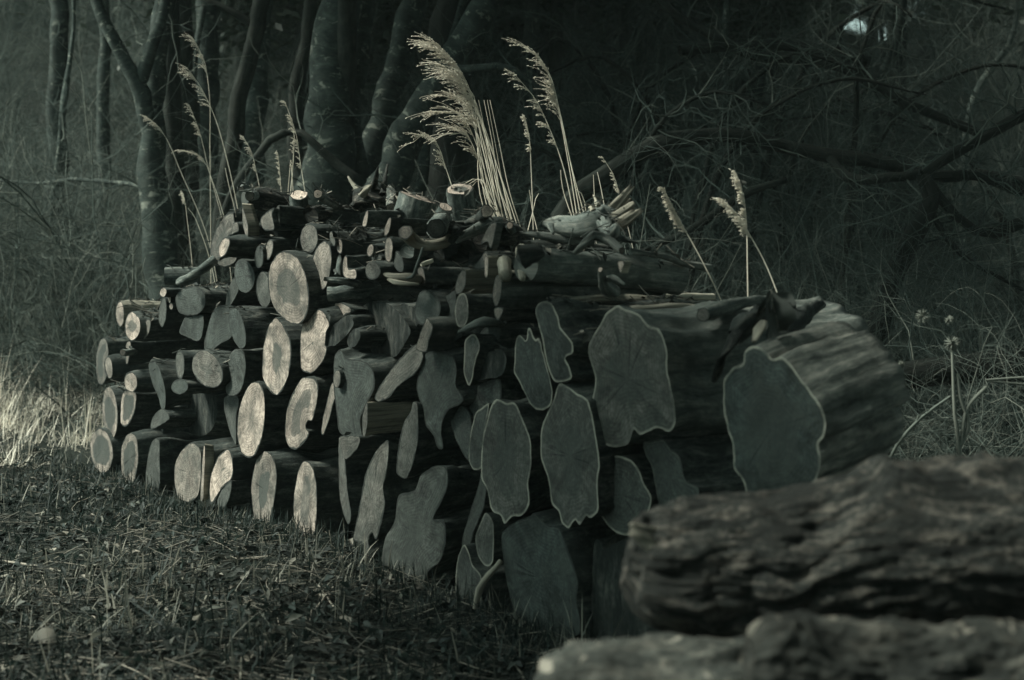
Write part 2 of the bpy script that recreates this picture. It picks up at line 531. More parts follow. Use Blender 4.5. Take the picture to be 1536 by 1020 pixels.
def spline(pts, rad, n):
    p = np.asarray(pts, float); r = np.asarray(rad, float)
    k = len(p)
    l = np.concatenate([[0], np.cumsum(np.linalg.norm(np.diff(p, axis=0), axis=1))])
    s = np.linspace(0, l[-1], n)
    if k < 3:
        return np.stack([np.interp(s, l, p[:, i]) for i in range(3)], 1), np.interp(s, l, r)
    d = np.gradient(p, l, axis=0)
    idx = np.clip(np.searchsorted(l, s) - 1, 0, k - 2)
    h = (l[idx + 1] - l[idx])[:, None]
    u = ((s - l[idx]) / (l[idx + 1] - l[idx]))[:, None]
    out = (2*u**3 - 3*u**2 + 1) * p[idx] + (u**3 - 2*u**2 + u) * h * d[idx] + (-2*u**3 + 3*u**2) * p[idx + 1] + (u**3 - u**2) * h * d[idx + 1]
    return out, np.interp(s, l, r)

def tube_geo(p, r, nseg, amp=0.0, freq=20, ridge=0.4, seed=0.0, flat=1.0, lump=0.0):
    t, a, b = frames(p)
    k = len(p)
    th = np.arange(nseg) / nseg * 2 * math.pi
    l = np.concatenate([[0], np.cumsum(np.linalg.norm(np.diff(p, axis=0), axis=1))])
    R = np.repeat(r[:, None], nseg, 1)
    if amp or lump:
        for j in range(k):
            for i in range(nseg):
                c_, s_ = math.cos(th[i]), math.sin(th[i])
                rr = max(r[j], 0.004)
                if lump:
                    R[j, i] *= 1 + lump * noise.noise(Vector((c_ * 1.3 + seed, s_ * 1.3, l[j] / rr * 0.45)))
                if amp:
                    a1 = noise.noise(Vector((c_ * rr * freq, s_ * rr * freq + seed, l[j] * freq * 0.18)))
                    b1 = noise.noise(Vector((c_ * rr * freq * 2.6, s_ * rr * freq * 2.6 + seed, l[j] * freq * 0.8)))
                    R[j, i] += amp * ((3.2 * abs(a1) - 0.8) * ridge + a1 * (1 - ridge) + 0.45 * b1)
    V = p[:, None, :] + R[:, :, None] * (a[:, None, :] * np.cos(th)[None, :, None] + flat * b[:, None, :] * np.sin(th)[None, :, None])
    UV = np.stack([np.broadcast_to(th[None] * r.mean(), (k, nseg)), np.broadcast_to(l[:, None], (k, nseg))], 2).reshape(-1, 2)
    i = np.arange(nseg)
    Q = np.concatenate([np.stack([j * nseg + i, (j + 1) * nseg + i, (j + 1) * nseg + (i + 1) % nseg, j * nseg + (i + 1) % nseg], 1) for j in range(k - 1)])
    V = V.reshape(-1, 3)
    x = V[Q[0]]
    if np.cross(x[1] - x[0], x[2] - x[0]) @ (x[0] - p[0]) < 0:
        Q = Q[:, ::-1]
    return V, Q, UV

def multi_tube(tubes):
    """join tubes (V,Q,UV); the open tips get a fan"""
    Vs, Qs, Us, off = [], [], [], 0
    for V, Q, U in tubes:
        Vs.append(V); Qs.append(Q + off); Us.append(U); off += len(V)
    return np.concatenate(Vs), np.concatenate(Qs), np.concatenate(Us)

def stick(label, pts, rad, bark='bark', tone=0.6, heart=0.0, rim=0.0, ends=(1, 1), name="branch", cat="branch", nseg=18, n=None, amp=0.005,
          freq=40, ridge=0.4, flat=1.0, lump=0.12, bcol=2.1, cut=(None, None), group=LOG_GROUP, extra=()):  # default bcol brightens the bark so crest pieces look softly lit
    """a branch or log through world points, radius rad (metres) at each; ends = which ends show a sawn face"""
    p3 = np.asarray(pts, float)
    length = np.linalg.norm(np.diff(p3, axis=0), axis=1).sum()
    n = n or int(np.clip(length / 0.03, 6, 60))
    p, r = spline(p3, rad, n)
    seed = random.uniform(0, 90)
    root = empty(name, tuple(float(x) for x in p[len(p) // 2] - np.array((0, 0, r.mean()))), label, cat, group)
    V, Q, UV = tube_geo(p, r, nseg, amp, freq, ridge, seed, flat, lump)
    UV = UV + seed
    groups = [Q]
    for e, idx in ((0, 0), (1, n - 1)):
        ring = V[idx * nseg:(idx + 1) * nseg]
        tdir = p[0] - p[1] if e == 0 else p[-1] - p[-2]
        tdir = tdir / np.linalg.norm(tdir)
        if ends[e]:
            _, a, b = frames(p)
            a, b = a[idx], b[idx]
            c = ring.mean(0)
            l2 = np.stack([(ring - c) @ a, (ring - c) @ b], 1)
            if poly_area(l2) < 0:
                l2 = l2[::-1]
            off = ((ring - c) @ tdir).mean()
            face_mesh("cut_face", l2, lambda q, c=c, a=a, b=b, t=tdir, o=off: c[None] + q[:, :1] * a[None] + q[:, 1:2] * b[None] + t[None] * (o + 0.0006),
                      tdir, root, (tone, heart, rim, 1.0), 0.0015)
        else:
            V = np.vstack([V, ring.mean(0) + tdir * r[idx] * 0.5]); UV = np.vstack([UV, UV[idx * nseg]])
            i = np.arange(nseg)
            T = np.stack([idx * nseg + i, idx * nseg + (i + 1) % nseg, np.full(nseg, len(V) - 1)], 1)
            groups.append(T)
    ob = mk("bark", V, groups, M[bark], root, uv=UV)
    ob.color = (bcol, bcol, bcol, 1)
    for i, (epts, erad, *enm) in enumerate(extra):
        q, rr = spline(epts, erad, 10)
        V2, Q2, U2 = tube_geo(q, rr, 10, amp * 0.7, freq, ridge, seed + i + 1, 0.35 if enm and enm[0] == 'splinter' else 1.0, lump)
        V2 = np.vstack([V2, q[-1] + (q[-1] - q[-2]) * 0.3]); U2 = np.vstack([U2, U2[-1]])
        k = np.arange(10)
        T2 = np.stack([90 + k, 90 + (k + 1) % 10, np.full(10, 100)], 1)
        s2 = mk(enm[0] if enm else "stub", V2, [Q2, T2], M[enm[1]] if len(enm) > 1 else M[bark], root, uv=U2)
        s2.color = (bcol, bcol, bcol, 1)
    return root

def polylines(polys, radii, nseg=3):
    """thin tubes along many polylines; returns V, Q"""
    Vs, Qs, off = [], [], 0
    th = np.arange(nseg) / nseg * 2 * math.pi
    i = np.arange(nseg)
    idx = []
    for q, (p, r) in enumerate(zip(polys, radii)):
        p = np.asarray(p, float)
        t, a, b = frames(p)
        r = np.broadcast_to(np.asarray(r, float), (len(p),))
        V = p[:, None] + r[:, None, None] * (a[:, None] * np.cos(th)[None, :, None] + b[:, None] * np.sin(th)[None, :, None])
        Vs.append(V.reshape(-1, 3))
        k = len(p)
        for j in range(k - 1):
            Qs.append(np.stack([off + j * nseg + i, off + (j + 1) * nseg + i, off + (j + 1) * nseg + (i + 1) % nseg, off + j * nseg + (i + 1) % nseg], 1))
        idx += [q] * (k * nseg)
        off += k * nseg
    return np.concatenate(Vs), np.concatenate(Qs)[:, ::-1], np.array(idx)

def shard(parent, a, b, w0, w1, thick, face=(0, -1, 0), rows=9, cols=7, name="splinter", mat='split', col=1.0, jag=.3):
    """a riven splinter: flat slab from a to b with a ragged end"""
    a, b = np.asarray(a, float), np.asarray(b, float)
    t = b - a
    f = np.asarray(face, float); f = f - t * (f @ t) / (t @ t); f /= np.linalg.norm(f)
    s = np.cross(t, f); s /= np.linalg.norm(s)
    sd_ = random.uniform(0, 50)
    ln = np.array([1 - jag * random.random() for _ in range(cols)])
    front, back, U = [], [], []
    for j in range(rows):
        u = j / (rows - 1)
        for i in range(cols):
            v = i / (cols - 1) * 2 - 1
            w = w0 + (w1 - w0) * u
            q = a + t * (u * ln[i]) + s * (v * w * (1 + .15 * noise.noise(Vector((u * 5, v, sd_)))))
            d = .45 * thick * noise.noise(Vector((u * 1.5, v * 4, sd_)))
            front.append(q + f * (thick * .5 * (1 - .5 * v * v) * (1 - .6 * u) + d)); back.append(q - f * (thick * .5 * (1 - .6 * u) - d))
            U.append((v * w + sd_, u * np.linalg.norm(t)))
    n = rows * cols
    V = np.array(front + back); U = np.array(U + U)
    Q = []
    for j in range(rows - 1):
        for i in range(cols - 1):
            k = j * cols + i
            Q += [(k, k + 1, k + cols + 1, k + cols), (n + k, n + k + cols, n + k + cols + 1, n + k + 1)]
    for j in range(rows - 1):
        k = j * cols; e = k + cols - 1
        Q += [(k, k + cols, n + k + cols, n + k), (e, n + e, n + e + cols, e + cols)]
    for i in range(cols - 1):
        k = i; e = (rows - 1) * cols + i
        Q += [(k, n + k, n + k + 1, k + 1), (e, e + 1, n + e + 1, n + e)]
    o = mk(name, V, np.array(Q), M[mat], parent, uv=U, smooth=False)
    o.color = (col, col, col, 1)
    return o
# ------------------------------------------------------------------ terrain
def ramp_(x, a, b):
    t = np.clip((x - a) / (b - a), 0, 1)
    return t * t * (3 - 2 * t)
def terrain(x, y):
    x = np.asarray(x, float); y = np.asarray(y, float)
    z = 0.10 * np.clip(y - 10, 0, 4.5)
    dip = 1 - 0.26 * np.exp(-((x / np.maximum(y, 1) - 0.255) / 0.06) ** 2) * ramp_(y, 16, 24)
    z = z + 0.50 * np.clip(y - 14.5, 0, 15) * dip * ramp_(y, 14, 18)
    z = z + 0.05 * np.clip(y - 29.5, 0, 60)
    # low bulge in front of the middle of the pile, small lumps everywhere
    z = z + 0.055 * np.exp(-((x + 0.9) ** 2 + (y - 6.5) ** 2) / 0.6)
    z = z + 0.025 * np.sin(x * 2.1 + 1.3 * np.sin(y * 1.1)) * np.sin(y * 1.7 + .6) + 0.012 * np.sin(x * 6.3 + 2 * np.sin(y * 3.9)) * np.sin(y * 5.1)
    return z - 0.02
def axis_(lo, hi, c, near, k):
    v = [c]
    s = near
    while v[-1] < hi:
        v.append(v[-1] + s); s *= k
    s = near; w = [c]
    while w[-1] > lo:
        w.append(w[-1] - s); s *= k
    return np.array(w[::-1][:-1] + v)
xs, ys = axis_(-140, 140, -.5, .07, 1.03), axis_(-60, 150, 6.5, .07, 1.025)
gx, gy = np.meshgrid(xs, ys)
gz = terrain(gx, gy)
nx, ny = len(xs), len(ys)
ii, jj = np.meshgrid(np.arange(nx - 1), np.arange(ny - 1))
k0 = (jj * nx + ii).ravel()
tag(mk("ground", np.stack([gx.ravel(), gy.ravel(), gz.ravel()], 1), np.stack([k0, k0 + 1, k0 + nx + 1, k0 + nx], 1), M['ground']), kind="structure")
# ------------------------------------------------------------------ the woodpile: sawn ends traced on the face of the pile
def woodpile():
    A = log
    # ---- far end of the pile, upper tiers
    A(1, ('e', 218, 840, 22, 72), "small pale oval log end under bleached streaky bark, topmost at the far end", .75, L=.42, bark='split', o=-.02)
    A(1, ('e', 287, 908, 40, 78, -3), "pale oval log end with a dark spot at its pith, below the bleached log", .8, .35, hd=.8, o=-.06, L=.5, bark='bark_grey')
    A(1, [(330, 965), (332, 905), (372, 868), (392, 880), (380, 940), (350, 985)], "small split log end beside the pale oval one with the dark pith", .5, o=-.02, L=.5)
    A(1, ('e', 452, 832, 22, 80, 6), "thin dark log end standing above the far end's second tier", .3, o=.02)
    A(1, ('e', 455, 722, 20, 27, 20), "tiny pale round end tucked below the sideways dark log", .7, L=.4)
    A(1, ('e', 489, 750, 8, 32), "sliver thin pale end next to the tiny round one", .7, L=.4, amp=.001)
    A(1, ('e', 498, 798, 10, 19), "smallest pale nub of wood under the sliver thin end", .65, L=.4, amp=.001)
    A(1, [(520, 760), (545, 715), (600, 690), (660, 700), (685, 740), (680, 800), (640, 842), (580, 848), (535, 828)], "rounded dark log end with a straw stalk hanging across it", .22, rim=.25, o=0)
    A(1, [(543, 928), (580, 855), (675, 850), (668, 960), (640, 990), (590, 970), (545, 948)], "squarish dark log end directly below the rounded dark one", .2, rim=.3)
    A(1, [(690, 985), (720, 850), (745, 797), (800, 805), (832, 900), (818, 970), (765, 1005), (722, 1045), (692, 1035)], "broad dark pear shaped log end in the far third tier", .2, rim=.15, o=.01)
    A(1, [(807, 835), (830, 805), (870, 820), (900, 890), (912, 960), (902, 1020), (872, 1032), (840, 990), (815, 930)], "dark narrow log end overlapping the pear shaped one", .18, rim=.2, o=-.05)
    A(1, [(703, 515), (713, 450), (750, 370), (800, 300), (833, 283), (847, 293), (850, 340), (868, 365), (862, 397), (822, 412), (795, 450), (775, 510), (757, 548), (722, 540)],
      "big curved crescent log end at the top of the far slope", .46, .3, hd=.5, o=.05, L=.8)
    A(15, ('e', 848, 727, 52, 112, 14), "small pale oval end jutting out before the crescent log", .75, o=-.16, L=.55)
    A(15, [(770, 890), (830, 865), (975, 820), (960, 890), (905, 935), (850, 948), (800, 930)], "half moon log end below the crescent log", .5, o=.03, L=.6)
    A(15, [(948, 480), (1000, 460), (1010, 560), (950, 582), (915, 590)], "stubby pale wedge of wood beside the crescent log's tip", .45, o=.02, L=.4)
    A(15, [(1048, 250), (1065, 330), (1100, 470), (1105, 590), (1095, 632), (1070, 580), (1050, 470)], "thin upright splinter of wood near the top of the far slope", .55, o=-.05, L=.06, amp=.001, name="wood_splinter", cat="splinter", bark='split')
    A(1, [(918, 450), (930, 435), (962, 432), (962, 500), (945, 525), (925, 505)], "small dusky log end right under the thin upright splinter", .35, o=.02)
    A(1, ('e', 978, 530, 22, 64, -2), "dark slim log end between two paler small ones", .2, o=-.04)
    A(1, ('e', 1033, 488, 24, 58, 8), "slim pale log end above the biggest pale oval", .5, o=-.02)
    A(1, ('e', 898, 632, 56, 94, -10), "dark smooth oval log end close to the biggest pale oval", .2, rim=.12, o=-.02)
    A(1, [(925, 550), (953, 548), (952, 600), (940, 600)], "pale strip of wood peeping out above the dark smooth oval", .5, o=.05, L=.5)
    A(1, [(795, 800), (805, 720), (835, 650), (862, 650), (868, 702), (845, 760), (815, 803), (800, 812)], "tall thin dusky log end behind the dark smooth oval", .28, rim=.3, o=.04)
    A(1, ('e', 1003, 708, 40, 100, -4), "dusky oval log end touching the biggest pale oval", .36, rim=.2, o=-.03)
    A(1, ('e', 1141, 697, 98, 207, -5), "biggest pale oval log end with an irregular dark heart, high in the pile", .66, .48, hd=.85, o=-.09, L=1.0)
    A(1, ('e', 1252, 427, 46, 84, 5), "oval log end up and beside the biggest pale oval", .45, o=-.02)
    A(1, [(1258, 660), (1262, 560), (1290, 480), (1340, 440), (1370, 460), (1380, 530), (1370, 620), (1345, 690), (1315, 712), (1285, 690), (1272, 665)],
      "tall knobbly pale log end next to the biggest pale oval", .55, o=-.02)
    A(1, ('e', 1379, 430, 14, 40, -18), "thin slanting pale end above the knobbly tall one", .45, L=.5)
    A(1, [(985, 350), (990, 312), (1035, 272), (1062, 262), (1050, 300), (1062, 350), (1060, 382), (1012, 384)], "grey sawn end of the rough log lying along the top", .5, o=-.05, L=.5)
    A(15, [(1345, 385), (1400, 330), (1457, 280), (1457, 470), (1400, 478), (1360, 440)], "mossy grey log end against the upright stump on top", .42, o=-.02, L=.5)
    # ---- far end, lower tiers
    A(2, [(75, 200), (78, 120), (92, 60), (118, 25), (140, 30), (150, 60), (150, 110), (128, 150), (130, 200), (140, 215), (110, 262), (85, 250)], "tall dark hearted log end at the far edge of the middle tier", .45, .55, o=.02, L=.7)
    A(2, ('e', 147, 172, 18, 58, -8), "small pale oval end in front of the tall dark hearted one", .62, o=-.08, L=.5)
    A(2, [(230, 155), (234, 60), (250, 40), (262, 45), (258, 90), (240, 152)], "thin leaf shaped pale end above the small round pale one", .6, o=-.01, L=.5)
    A(2, ('e', 259, 248, 33, 53, -2), "small round pale log end in the middle tier's far edge", .72, o=-.06, L=.6)
    A(2, ('e', 153, 405, 44, 131, -2), "pale ringed oval log end with long dark heart, second tier at the far edge", .6, .62, o=-.01)
    A(2, [(210, 440), (215, 340), (230, 292), (280, 302), (278, 380), (260, 440), (232, 478), (215, 465)], "narrow log end with pale edges and a dark middle below the small round one", .7, .66, o=.0)
    A(2, ('e', 110, 597, 52, 115, -5), "log end with broad dark oval heart, first in the bottom row at the far end", .66, .66, o=-.04)
    A(2, [(207, 690), (215, 580), (245, 520), (275, 508), (298, 545), (300, 620), (290, 690), (275, 745), (240, 775), (212, 745)], "log end with dark heart and thin pale rim, second in the bottom row", .6, .6, o=-.02)
    A(2, [(340, 720), (355, 600), (372, 545), (400, 540), (402, 640), (402, 760), (370, 830), (345, 810)], "narrow dusky slab end, third in the bottom row", .3, o=.02)
    A(2, [(345, 165), (370, 130), (410, 180), (440, 290), (437, 380), (415, 386), (400, 330), (365, 255)], "dark split log hanging like a torn wedge in the far middle tier", .18, rim=.3, o=-.02, L=.5)
    A(2, [(360, 490), (365, 430), (405, 388), (440, 390), (463, 430), (440, 452)], "half round dusky log end below the torn wedge", .3, rim=.2, o=-.02)
    A(2, ('e', 510, 158, 26, 75, -4), "slim oval log end standing over a dark round one", .36, rim=.3, o=-.03)
    A(2, ('e', 508, 272, 39, 39), "dark round log end below the slim oval", .17, o=-.04)
    A(2, ('e', 497, 372, 46, 52), "dark rotten log end sunk in shade below the dark round one", .02, o=.12)
    A(2, ('e', 650, 183, 72, 98, -18), "plump grey oval log end in the middle of the far half", .43, .2, hd=.5, o=-.06)
    A(2, [(735, 300), (738, 190), (765, 110), (800, 78), (845, 100), (852, 180), (830, 270), (800, 312), (755, 318)], "dusky log end beside the plump grey oval", .24, rim=.2, o=-.02)
    A(2, [(925, 200), (930, 80), (955, -30), (999, -82), (1045, -30), (1078, 40), (1083, 120), (1065, 220), (1035, 290), (995, 317), (955, 280), (935, 240)],
      "large pale log end with small dark knot low down, under the biggest oval", .72, .3, hd=.9, o=-.05)
    A(2, [(1127, 160), (1130, 20), (1150, -60), (1213, -123), (1252, -108), (1271, -44), (1252, 0), (1245, 60), (1256, 72), (1240, 130), (1195, 190), (1165, 205), (1132, 185)],
      "clean pale log end with a notched edge, next to the knotted large one", .75, o=-.04)
    A(2, [(730, 390), (735, 322), (808, 320), (815, 360), (800, 420), (797, 520), (795, 575), (760, 500)], "dusky log end half hidden behind a large sawdust covered one", .3, rim=.2, o=.05)
    A(2, [(800, 520), (805, 420), (830, 320), (870, 255), (912, 245), (938, 300), (943, 420), (930, 530), (900, 610), (865, 636), (825, 610)], "large pale sawdust covered log end in the second tier", .74, .2, hd=.3, o=-.05)
    A(2, [(1045, 500), (1060, 380), (1095, 290), (1140, 225), (1200, 225), (1215, 280), (1205, 360), (1185, 440), (1160, 447), (1150, 480), (1168, 510), (1140, 560), (1095, 595), (1060, 570)],
      "pale log end with dark oval heart and a bite out of its edge", .64, .4, hd=.75, o=-.04)
    A(2, [(1220, 510), (1235, 430), (1275, 300), (1292, 250), (1312, 260), (1310, 320), (1288, 380), (1260, 460), (1235, 515)], "long thin pale leaning slab end beside the bitten log", .62, o=-.02, L=.6)
    A(2, ('e', 1310, 232, 18, 48, 2), "small oval end on top of the long leaning slab", .5, o=-.05, L=.5)
    A(2, [(478, 720), (482, 660), (510, 600), (550, 560), (580, 555), (610, 590), (620, 650), (622, 740), (610, 830), (560, 860), (500, 830)], "wide pale log end with thin twigs before it, fourth in the bottom row", .58, o=-.03)
    A(2, [(622, 640), (630, 560), (635, 640), (634, 840), (620, 840)], "thin pale upright splinter in the bottom row", .75, o=-.06, L=.05, amp=.001, name="wood_splinter", cat="splinter", bark='split')
    A(2, [(668, 800), (672, 720), (700, 630), (740, 590), (765, 620), (775, 700), (768, 745), (720, 800), (690, 865), (672, 865)], "split pale log end with fresh grain, fifth in the bottom row", .78, o=-.03)
    A(2, [(700, 850), (722, 800), (770, 748), (765, 830), (740, 885), (705, 880)], "small dusky wedge against the foot of the split pale log", .3, o=-.04, L=.4)
    A(2, [(865, 820), (870, 740), (895, 640), (940, 600), (985, 620), (1010, 690), (1008, 780), (990, 890), (960, 985), (890, 985)], "pale log end with a crisp dark oval heart, sixth in the bottom row", .6, .36, hd=1.0, o=-.03)
    A(2, [(1087, 900), (1090, 800), (1110, 690), (1140, 650), (1180, 670), (1205, 760), (1212, 860), (1207, 1000), (1180, 1050), (1115, 1050)], "pale cracked log end with blurred heart, seventh in the bottom row", .66, .42, hd=.6, o=-.03, rough=.006)
    # ---- middle of the pile
    A(4, [(65, 290), (60, 200), (68, 90), (90, 60), (112, 95), (180, 110), (205, 160), (200, 220), (172, 270), (147, 330), (150, 400), (122, 420), (95, 400), (70, 370)], "broad dark log end with torn lower edge, between pale far and grey near ends", .2, rim=.15, o=-.02, amp=.01)
    A(4, [(75, 395), (148, 395), (140, 440), (100, 482), (84, 445)], "pale lipped chip of wood below the torn dark log end", .4, rim=.3, o=-.04, L=.3)
    A(4, [(160, 330), (172, 285), (186, 262), (182, 335), (170, 395), (160, 390)], "small hanging splinter beside the torn dark log end", .38, o=-.03, L=.25, name="wood_splinter", cat="splinter", bark='split')
    A(4, [(75, 410), (98, 480), (105, 600), (118, 690), (110, 730), (98, 720), (75, 625)], "thin dusky slab hanging down to the weeds by the cracked pale log", .34, o=.0, L=.5)
    A(4, [(130, 780), (150, 680), (175, 540), (215, 450), (255, 408), (262, 430), (255, 520), (240, 590), (247, 650), (235, 720), (213, 790), (200, 760), (185, 790), (197, 860), (165, 878), (165, 810), (150, 802)],
      "ragged split slab leaning in the bottom row of the middle", .4, o=-.02, L=.5, rough=.008, amp=.008)
    A(4, [(205, 245), (225, 200), (300, 100), (370, 40), (400, 88), (372, 150), (300, 200), (265, 246), (220, 262)], "long slanting oval log end in the middle tier, pale at its lower tip", .42, rim=.2, o=-.03)
    A(4, [(370, 210), (385, 130), (410, 75), (470, 65), (515, 90), (525, 140), (520, 200), (550, 250), (530, 275), (492, 290), (465, 340), (460, 380), (467, 440), (445, 440), (430, 390), (400, 350), (393, 290)],
      "big dark log end tapering to a hanging tongue", .2, .18, rim=.25, hd=.5, o=-.02)
    A(4, [(492, 300), (540, 275), (570, 310), (582, 400), (575, 490), (545, 450), (515, 390)], "dark drooping lobe of wood beside the hanging tongue", .19, rim=.2, o=.02)
    A(4, [(290, 520), (300, 420), (320, 340), (345, 300), (355, 265), (370, 265), (375, 320), (377, 410), (350, 520), (325, 557), (295, 540)], "long grey pod shaped log end hanging in the middle", .36, rim=.3, o=-.04)
    A(4, [(240, 900), (250, 790), (285, 720), (300, 620), (360, 600), (385, 540), (440, 505), (480, 515), (485, 580), (460, 650), (430, 710), (475, 720), (480, 800), (460, 870), (420, 905), (390, 970), (340, 985), (280, 970)],
      "huge two lobed grey log end on the ground in the middle", .28, .25, rim=.3, hd=.5, o=-.03, rough=.006)
    A(4, [(570, 330), (575, 270), (605, 230), (640, 240), (655, 300), (640, 420), (620, 500), (585, 525), (568, 440)], "dusky log end half behind the tall scallop edged one", .24, rim=.3, o=.04)
    A(6, [(88, 90), (120, 70), (160, 60), (163, 140), (130, 175), (92, 140)], "dusky block of wood above the tall scallop edged log end", .26, o=.03)
    A(13, [(130, 380), (145, 300), (170, 220), (232, 195), (290, 240), (330, 300), (335, 400), (290, 500), (200, 500), (150, 460)], "blunt dark log end with a sawn branch poking from beneath it", .22, rim=.1, o=-.02)
    A(13, [(210, 470), (240, 430), (290, 515), (250, 620), (218, 722), (122, 704), (160, 590)], "short pale sawn branch sticking down from the blunt dark log", .52, o=-.10, L=.3, bark='bark_grey')
    A(13, [(335, 300), (400, 240), (470, 200), (480, 330), (490, 490), (540, 580), (470, 640), (410, 687), (340, 630), (300, 560), (335, 450)], "flat dark log end beside the blunt one, pointed at its foot", .2, o=.02)
    A(13, [(465, 200), (480, 120), (520, 40), (553, 25), (562, 90), (556, 160), (530, 215), (490, 235)], "half log end with bleached split top above the smooth oval", .42, o=.0, L=.28, bark='split')
    A(13, ('e', 525, 373, 55, 150, 3), "smooth upright oval log end with thin pale edge, alone in the upper middle", .38, rim=.6, o=-.07, L=.5)
    A(13, ('e', 826, 203, 40, 136, 4), "pale rounded end of the thick stub on the upper near half", .56, o=-.10, L=.8, bark='bark_grey')
    A(13, [(797, 355), (872, 352), (868, 400), (832, 458), (806, 420)], "small pale wedge below the thick stub's rounded end", .5, o=-.05, L=.35)
    A(13, [(545, 640), (580, 590), (635, 572), (670, 640), (682, 690), (655, 760), (640, 830), (620, 950), (592, 1015), (548, 920), (540, 800)], "ragged log end with pale edge under the arched bark", .3, .0, rim=.6, o=-.03, amp=.012)
    # ---- upper tiers in the middle
    A(9, [(356, 505), (370, 440), (400, 370), (412, 385), (408, 440), (385, 508)], "thin pale edge of the dark round log high in the middle", .7, o=-.02, L=.30, amp=.004)
    A(9, [(540, 585), (548, 520), (585, 445), (610, 432), (607, 490), (582, 560), (555, 592)], "slanting pale log end high in the middle, under the tilted block", .68, o=-.08, L=.5)
    A(9, ('e', 583, 702, 35, 106, 5), "tall pale log end with darker heart under the slanting one", .72, .4, hd=.5, o=-.03, L=.6)
    A(9, ('e', 428, 712, 27, 54, 8), "small pale round end between the squared one and the tall hearted one", .66, o=-.03, L=.5)
    A(9, [(140, 650), (150, 620), (175, 610), (190, 660), (186, 730), (163, 742), (145, 700)], "pale squared log end in the upper middle, bark dark behind it", .66, o=-.01, L=.6)
    A(9, ('e', 106, 615, 22, 55, -14), "narrow dusky end beside the pale squared one", .4, o=.0, L=.5)
    A(9, ('e', 448, 883, 63, 80, 4), "round grey log end with faint rings in the upper middle", .36, o=-.07, L=.6)
    A(9, ('e', 482, 775, 50, 36), "flattened dusky end above the round grey one", .32, o=-.01, L=.5)
    A(9, [(203, 765), (228, 758), (240, 868), (300, 872), (305, 950), (222, 952), (195, 890)], "pale angled log end shaped like a boot in the upper middle", .66, o=-.02, L=.3)
    A(9, ('e', 232, 815, 42, 52), "dark knotty stub above the boot shaped end", .05, o=.02, L=.3)
    A(9, ('e', 662, 805, 48, 92, -20), "dusky oval end of a dark log beneath the bent pale branch", .28, o=-.02, L=.6)
    A(9, [(828, 885), (848, 850), (880, 868), (900, 980), (872, 1006), (842, 965)], "narrow pale wedge end beside the thin bent stick", .58, o=-.03, L=.3)
    A(14, [(112, 430), (150, 415), (205, 420), (260, 455), (318, 485), (210, 530), (150, 592)], "pale three cornered piece of wood under the dark branch", .75, o=.04, L=.4)
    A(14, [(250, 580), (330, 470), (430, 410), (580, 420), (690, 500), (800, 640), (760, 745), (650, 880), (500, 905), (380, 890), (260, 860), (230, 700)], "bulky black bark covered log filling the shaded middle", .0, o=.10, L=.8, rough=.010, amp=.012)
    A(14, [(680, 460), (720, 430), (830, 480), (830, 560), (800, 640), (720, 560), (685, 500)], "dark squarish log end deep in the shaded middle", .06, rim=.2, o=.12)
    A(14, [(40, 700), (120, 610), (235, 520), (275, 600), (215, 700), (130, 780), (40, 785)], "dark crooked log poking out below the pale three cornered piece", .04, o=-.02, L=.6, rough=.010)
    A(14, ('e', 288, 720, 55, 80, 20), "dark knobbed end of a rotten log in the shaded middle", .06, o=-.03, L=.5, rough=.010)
    # ---- near end of the pile: weathered grey ends, tone lowered further for partial shade
    zz = lambda z, pts: zpx(z, pts)
    A(0, zz(5, [(695, 840), (715, 780), (750, 720), (800, 640), (832, 612), (860, 605), (885, 625), (950, 645), (985, 690), (1003, 712), (1050, 720), (1075, 780), (1090, 860), (1086, 950)]) +
         zz(6, [(745, 60), (757, 130), (762, 215), (740, 250), (700, 238), (640, 260), (620, 240), (600, 290), (550, 305), (510, 285), (497, 240), (483, 150), (497, 70), (488, 20)]),
      "largest grey log end with scalloped foot and thin pale rim, upper near half", .38, .45, hd=.55, rim=.75, o=-.04, L=.95, amp=.008, bark='bark_grey', bcol=1.3)
    A(0, zz(5, [(420, 640), (430, 600), (465, 583), (500, 600), (525, 650), (545, 720), (600, 790), (607, 850), (570, 868), (590, 920), (607, 970), (590, 985), (545, 997), (515, 985), (480, 900), (460, 790), (435, 700)]),
      "long bone shaped dark log end with pale edge beside the largest grey one", .22, rim=.8, o=-.06, L=.7)
    A(0, zz(5, [(300, 930), (305, 890), (310, 800), (335, 755), (372, 785), (380, 725), (395, 720), (420, 780), (445, 770), (465, 850), (482, 920), (500, 985), (505, 1015)]) +
         zz(6, [(348, 105), (345, 150), (310, 175), (270, 162), (225, 80), (205, 45)]),
      "dark notched log end with two horns on top, beside the bone shaped one", .22, rim=.8, o=-.02)
    A(6, [(100, 400), (105, 280), (130, 170), (150, 135), (185, 150), (215, 150), (240, 210), (265, 280), (268, 360), (258, 430), (262, 500), (240, 540), (205, 545), (180, 570), (165, 540), (135, 520), (120, 450)],
      "tall grey log end with scalloped pale rim, lower near half", .37, .45, hd=.55, rim=1.0, o=-.06, L=.9, amp=.01)
    A(6, [(300, 260), (310, 210), (340, 150), (365, 85), (385, 85), (430, 115), (470, 140), (490, 210), (505, 290), (515, 360), (505, 430), (510, 520), (480, 550), (465, 540), (440, 575), (425, 555), (400, 587), (375, 565), (365, 525), (340, 500), (325, 410), (300, 340)],
      "tall grey log end with pale rim and small dark gash, mid near half", .36, .45, hd=.55, rim=1.0, o=-.06, L=.9, amp=.01)
    A(6, [(513, 420), (515, 385), (530, 350), (560, 333), (610, 345), (640, 380), (660, 430), (685, 480), (660, 560), (600, 612), (540, 575), (512, 520)], "dark egg shaped log end with rim, squeezed behind the log lying in front", .28, rim=.7, o=.0, L=.9)
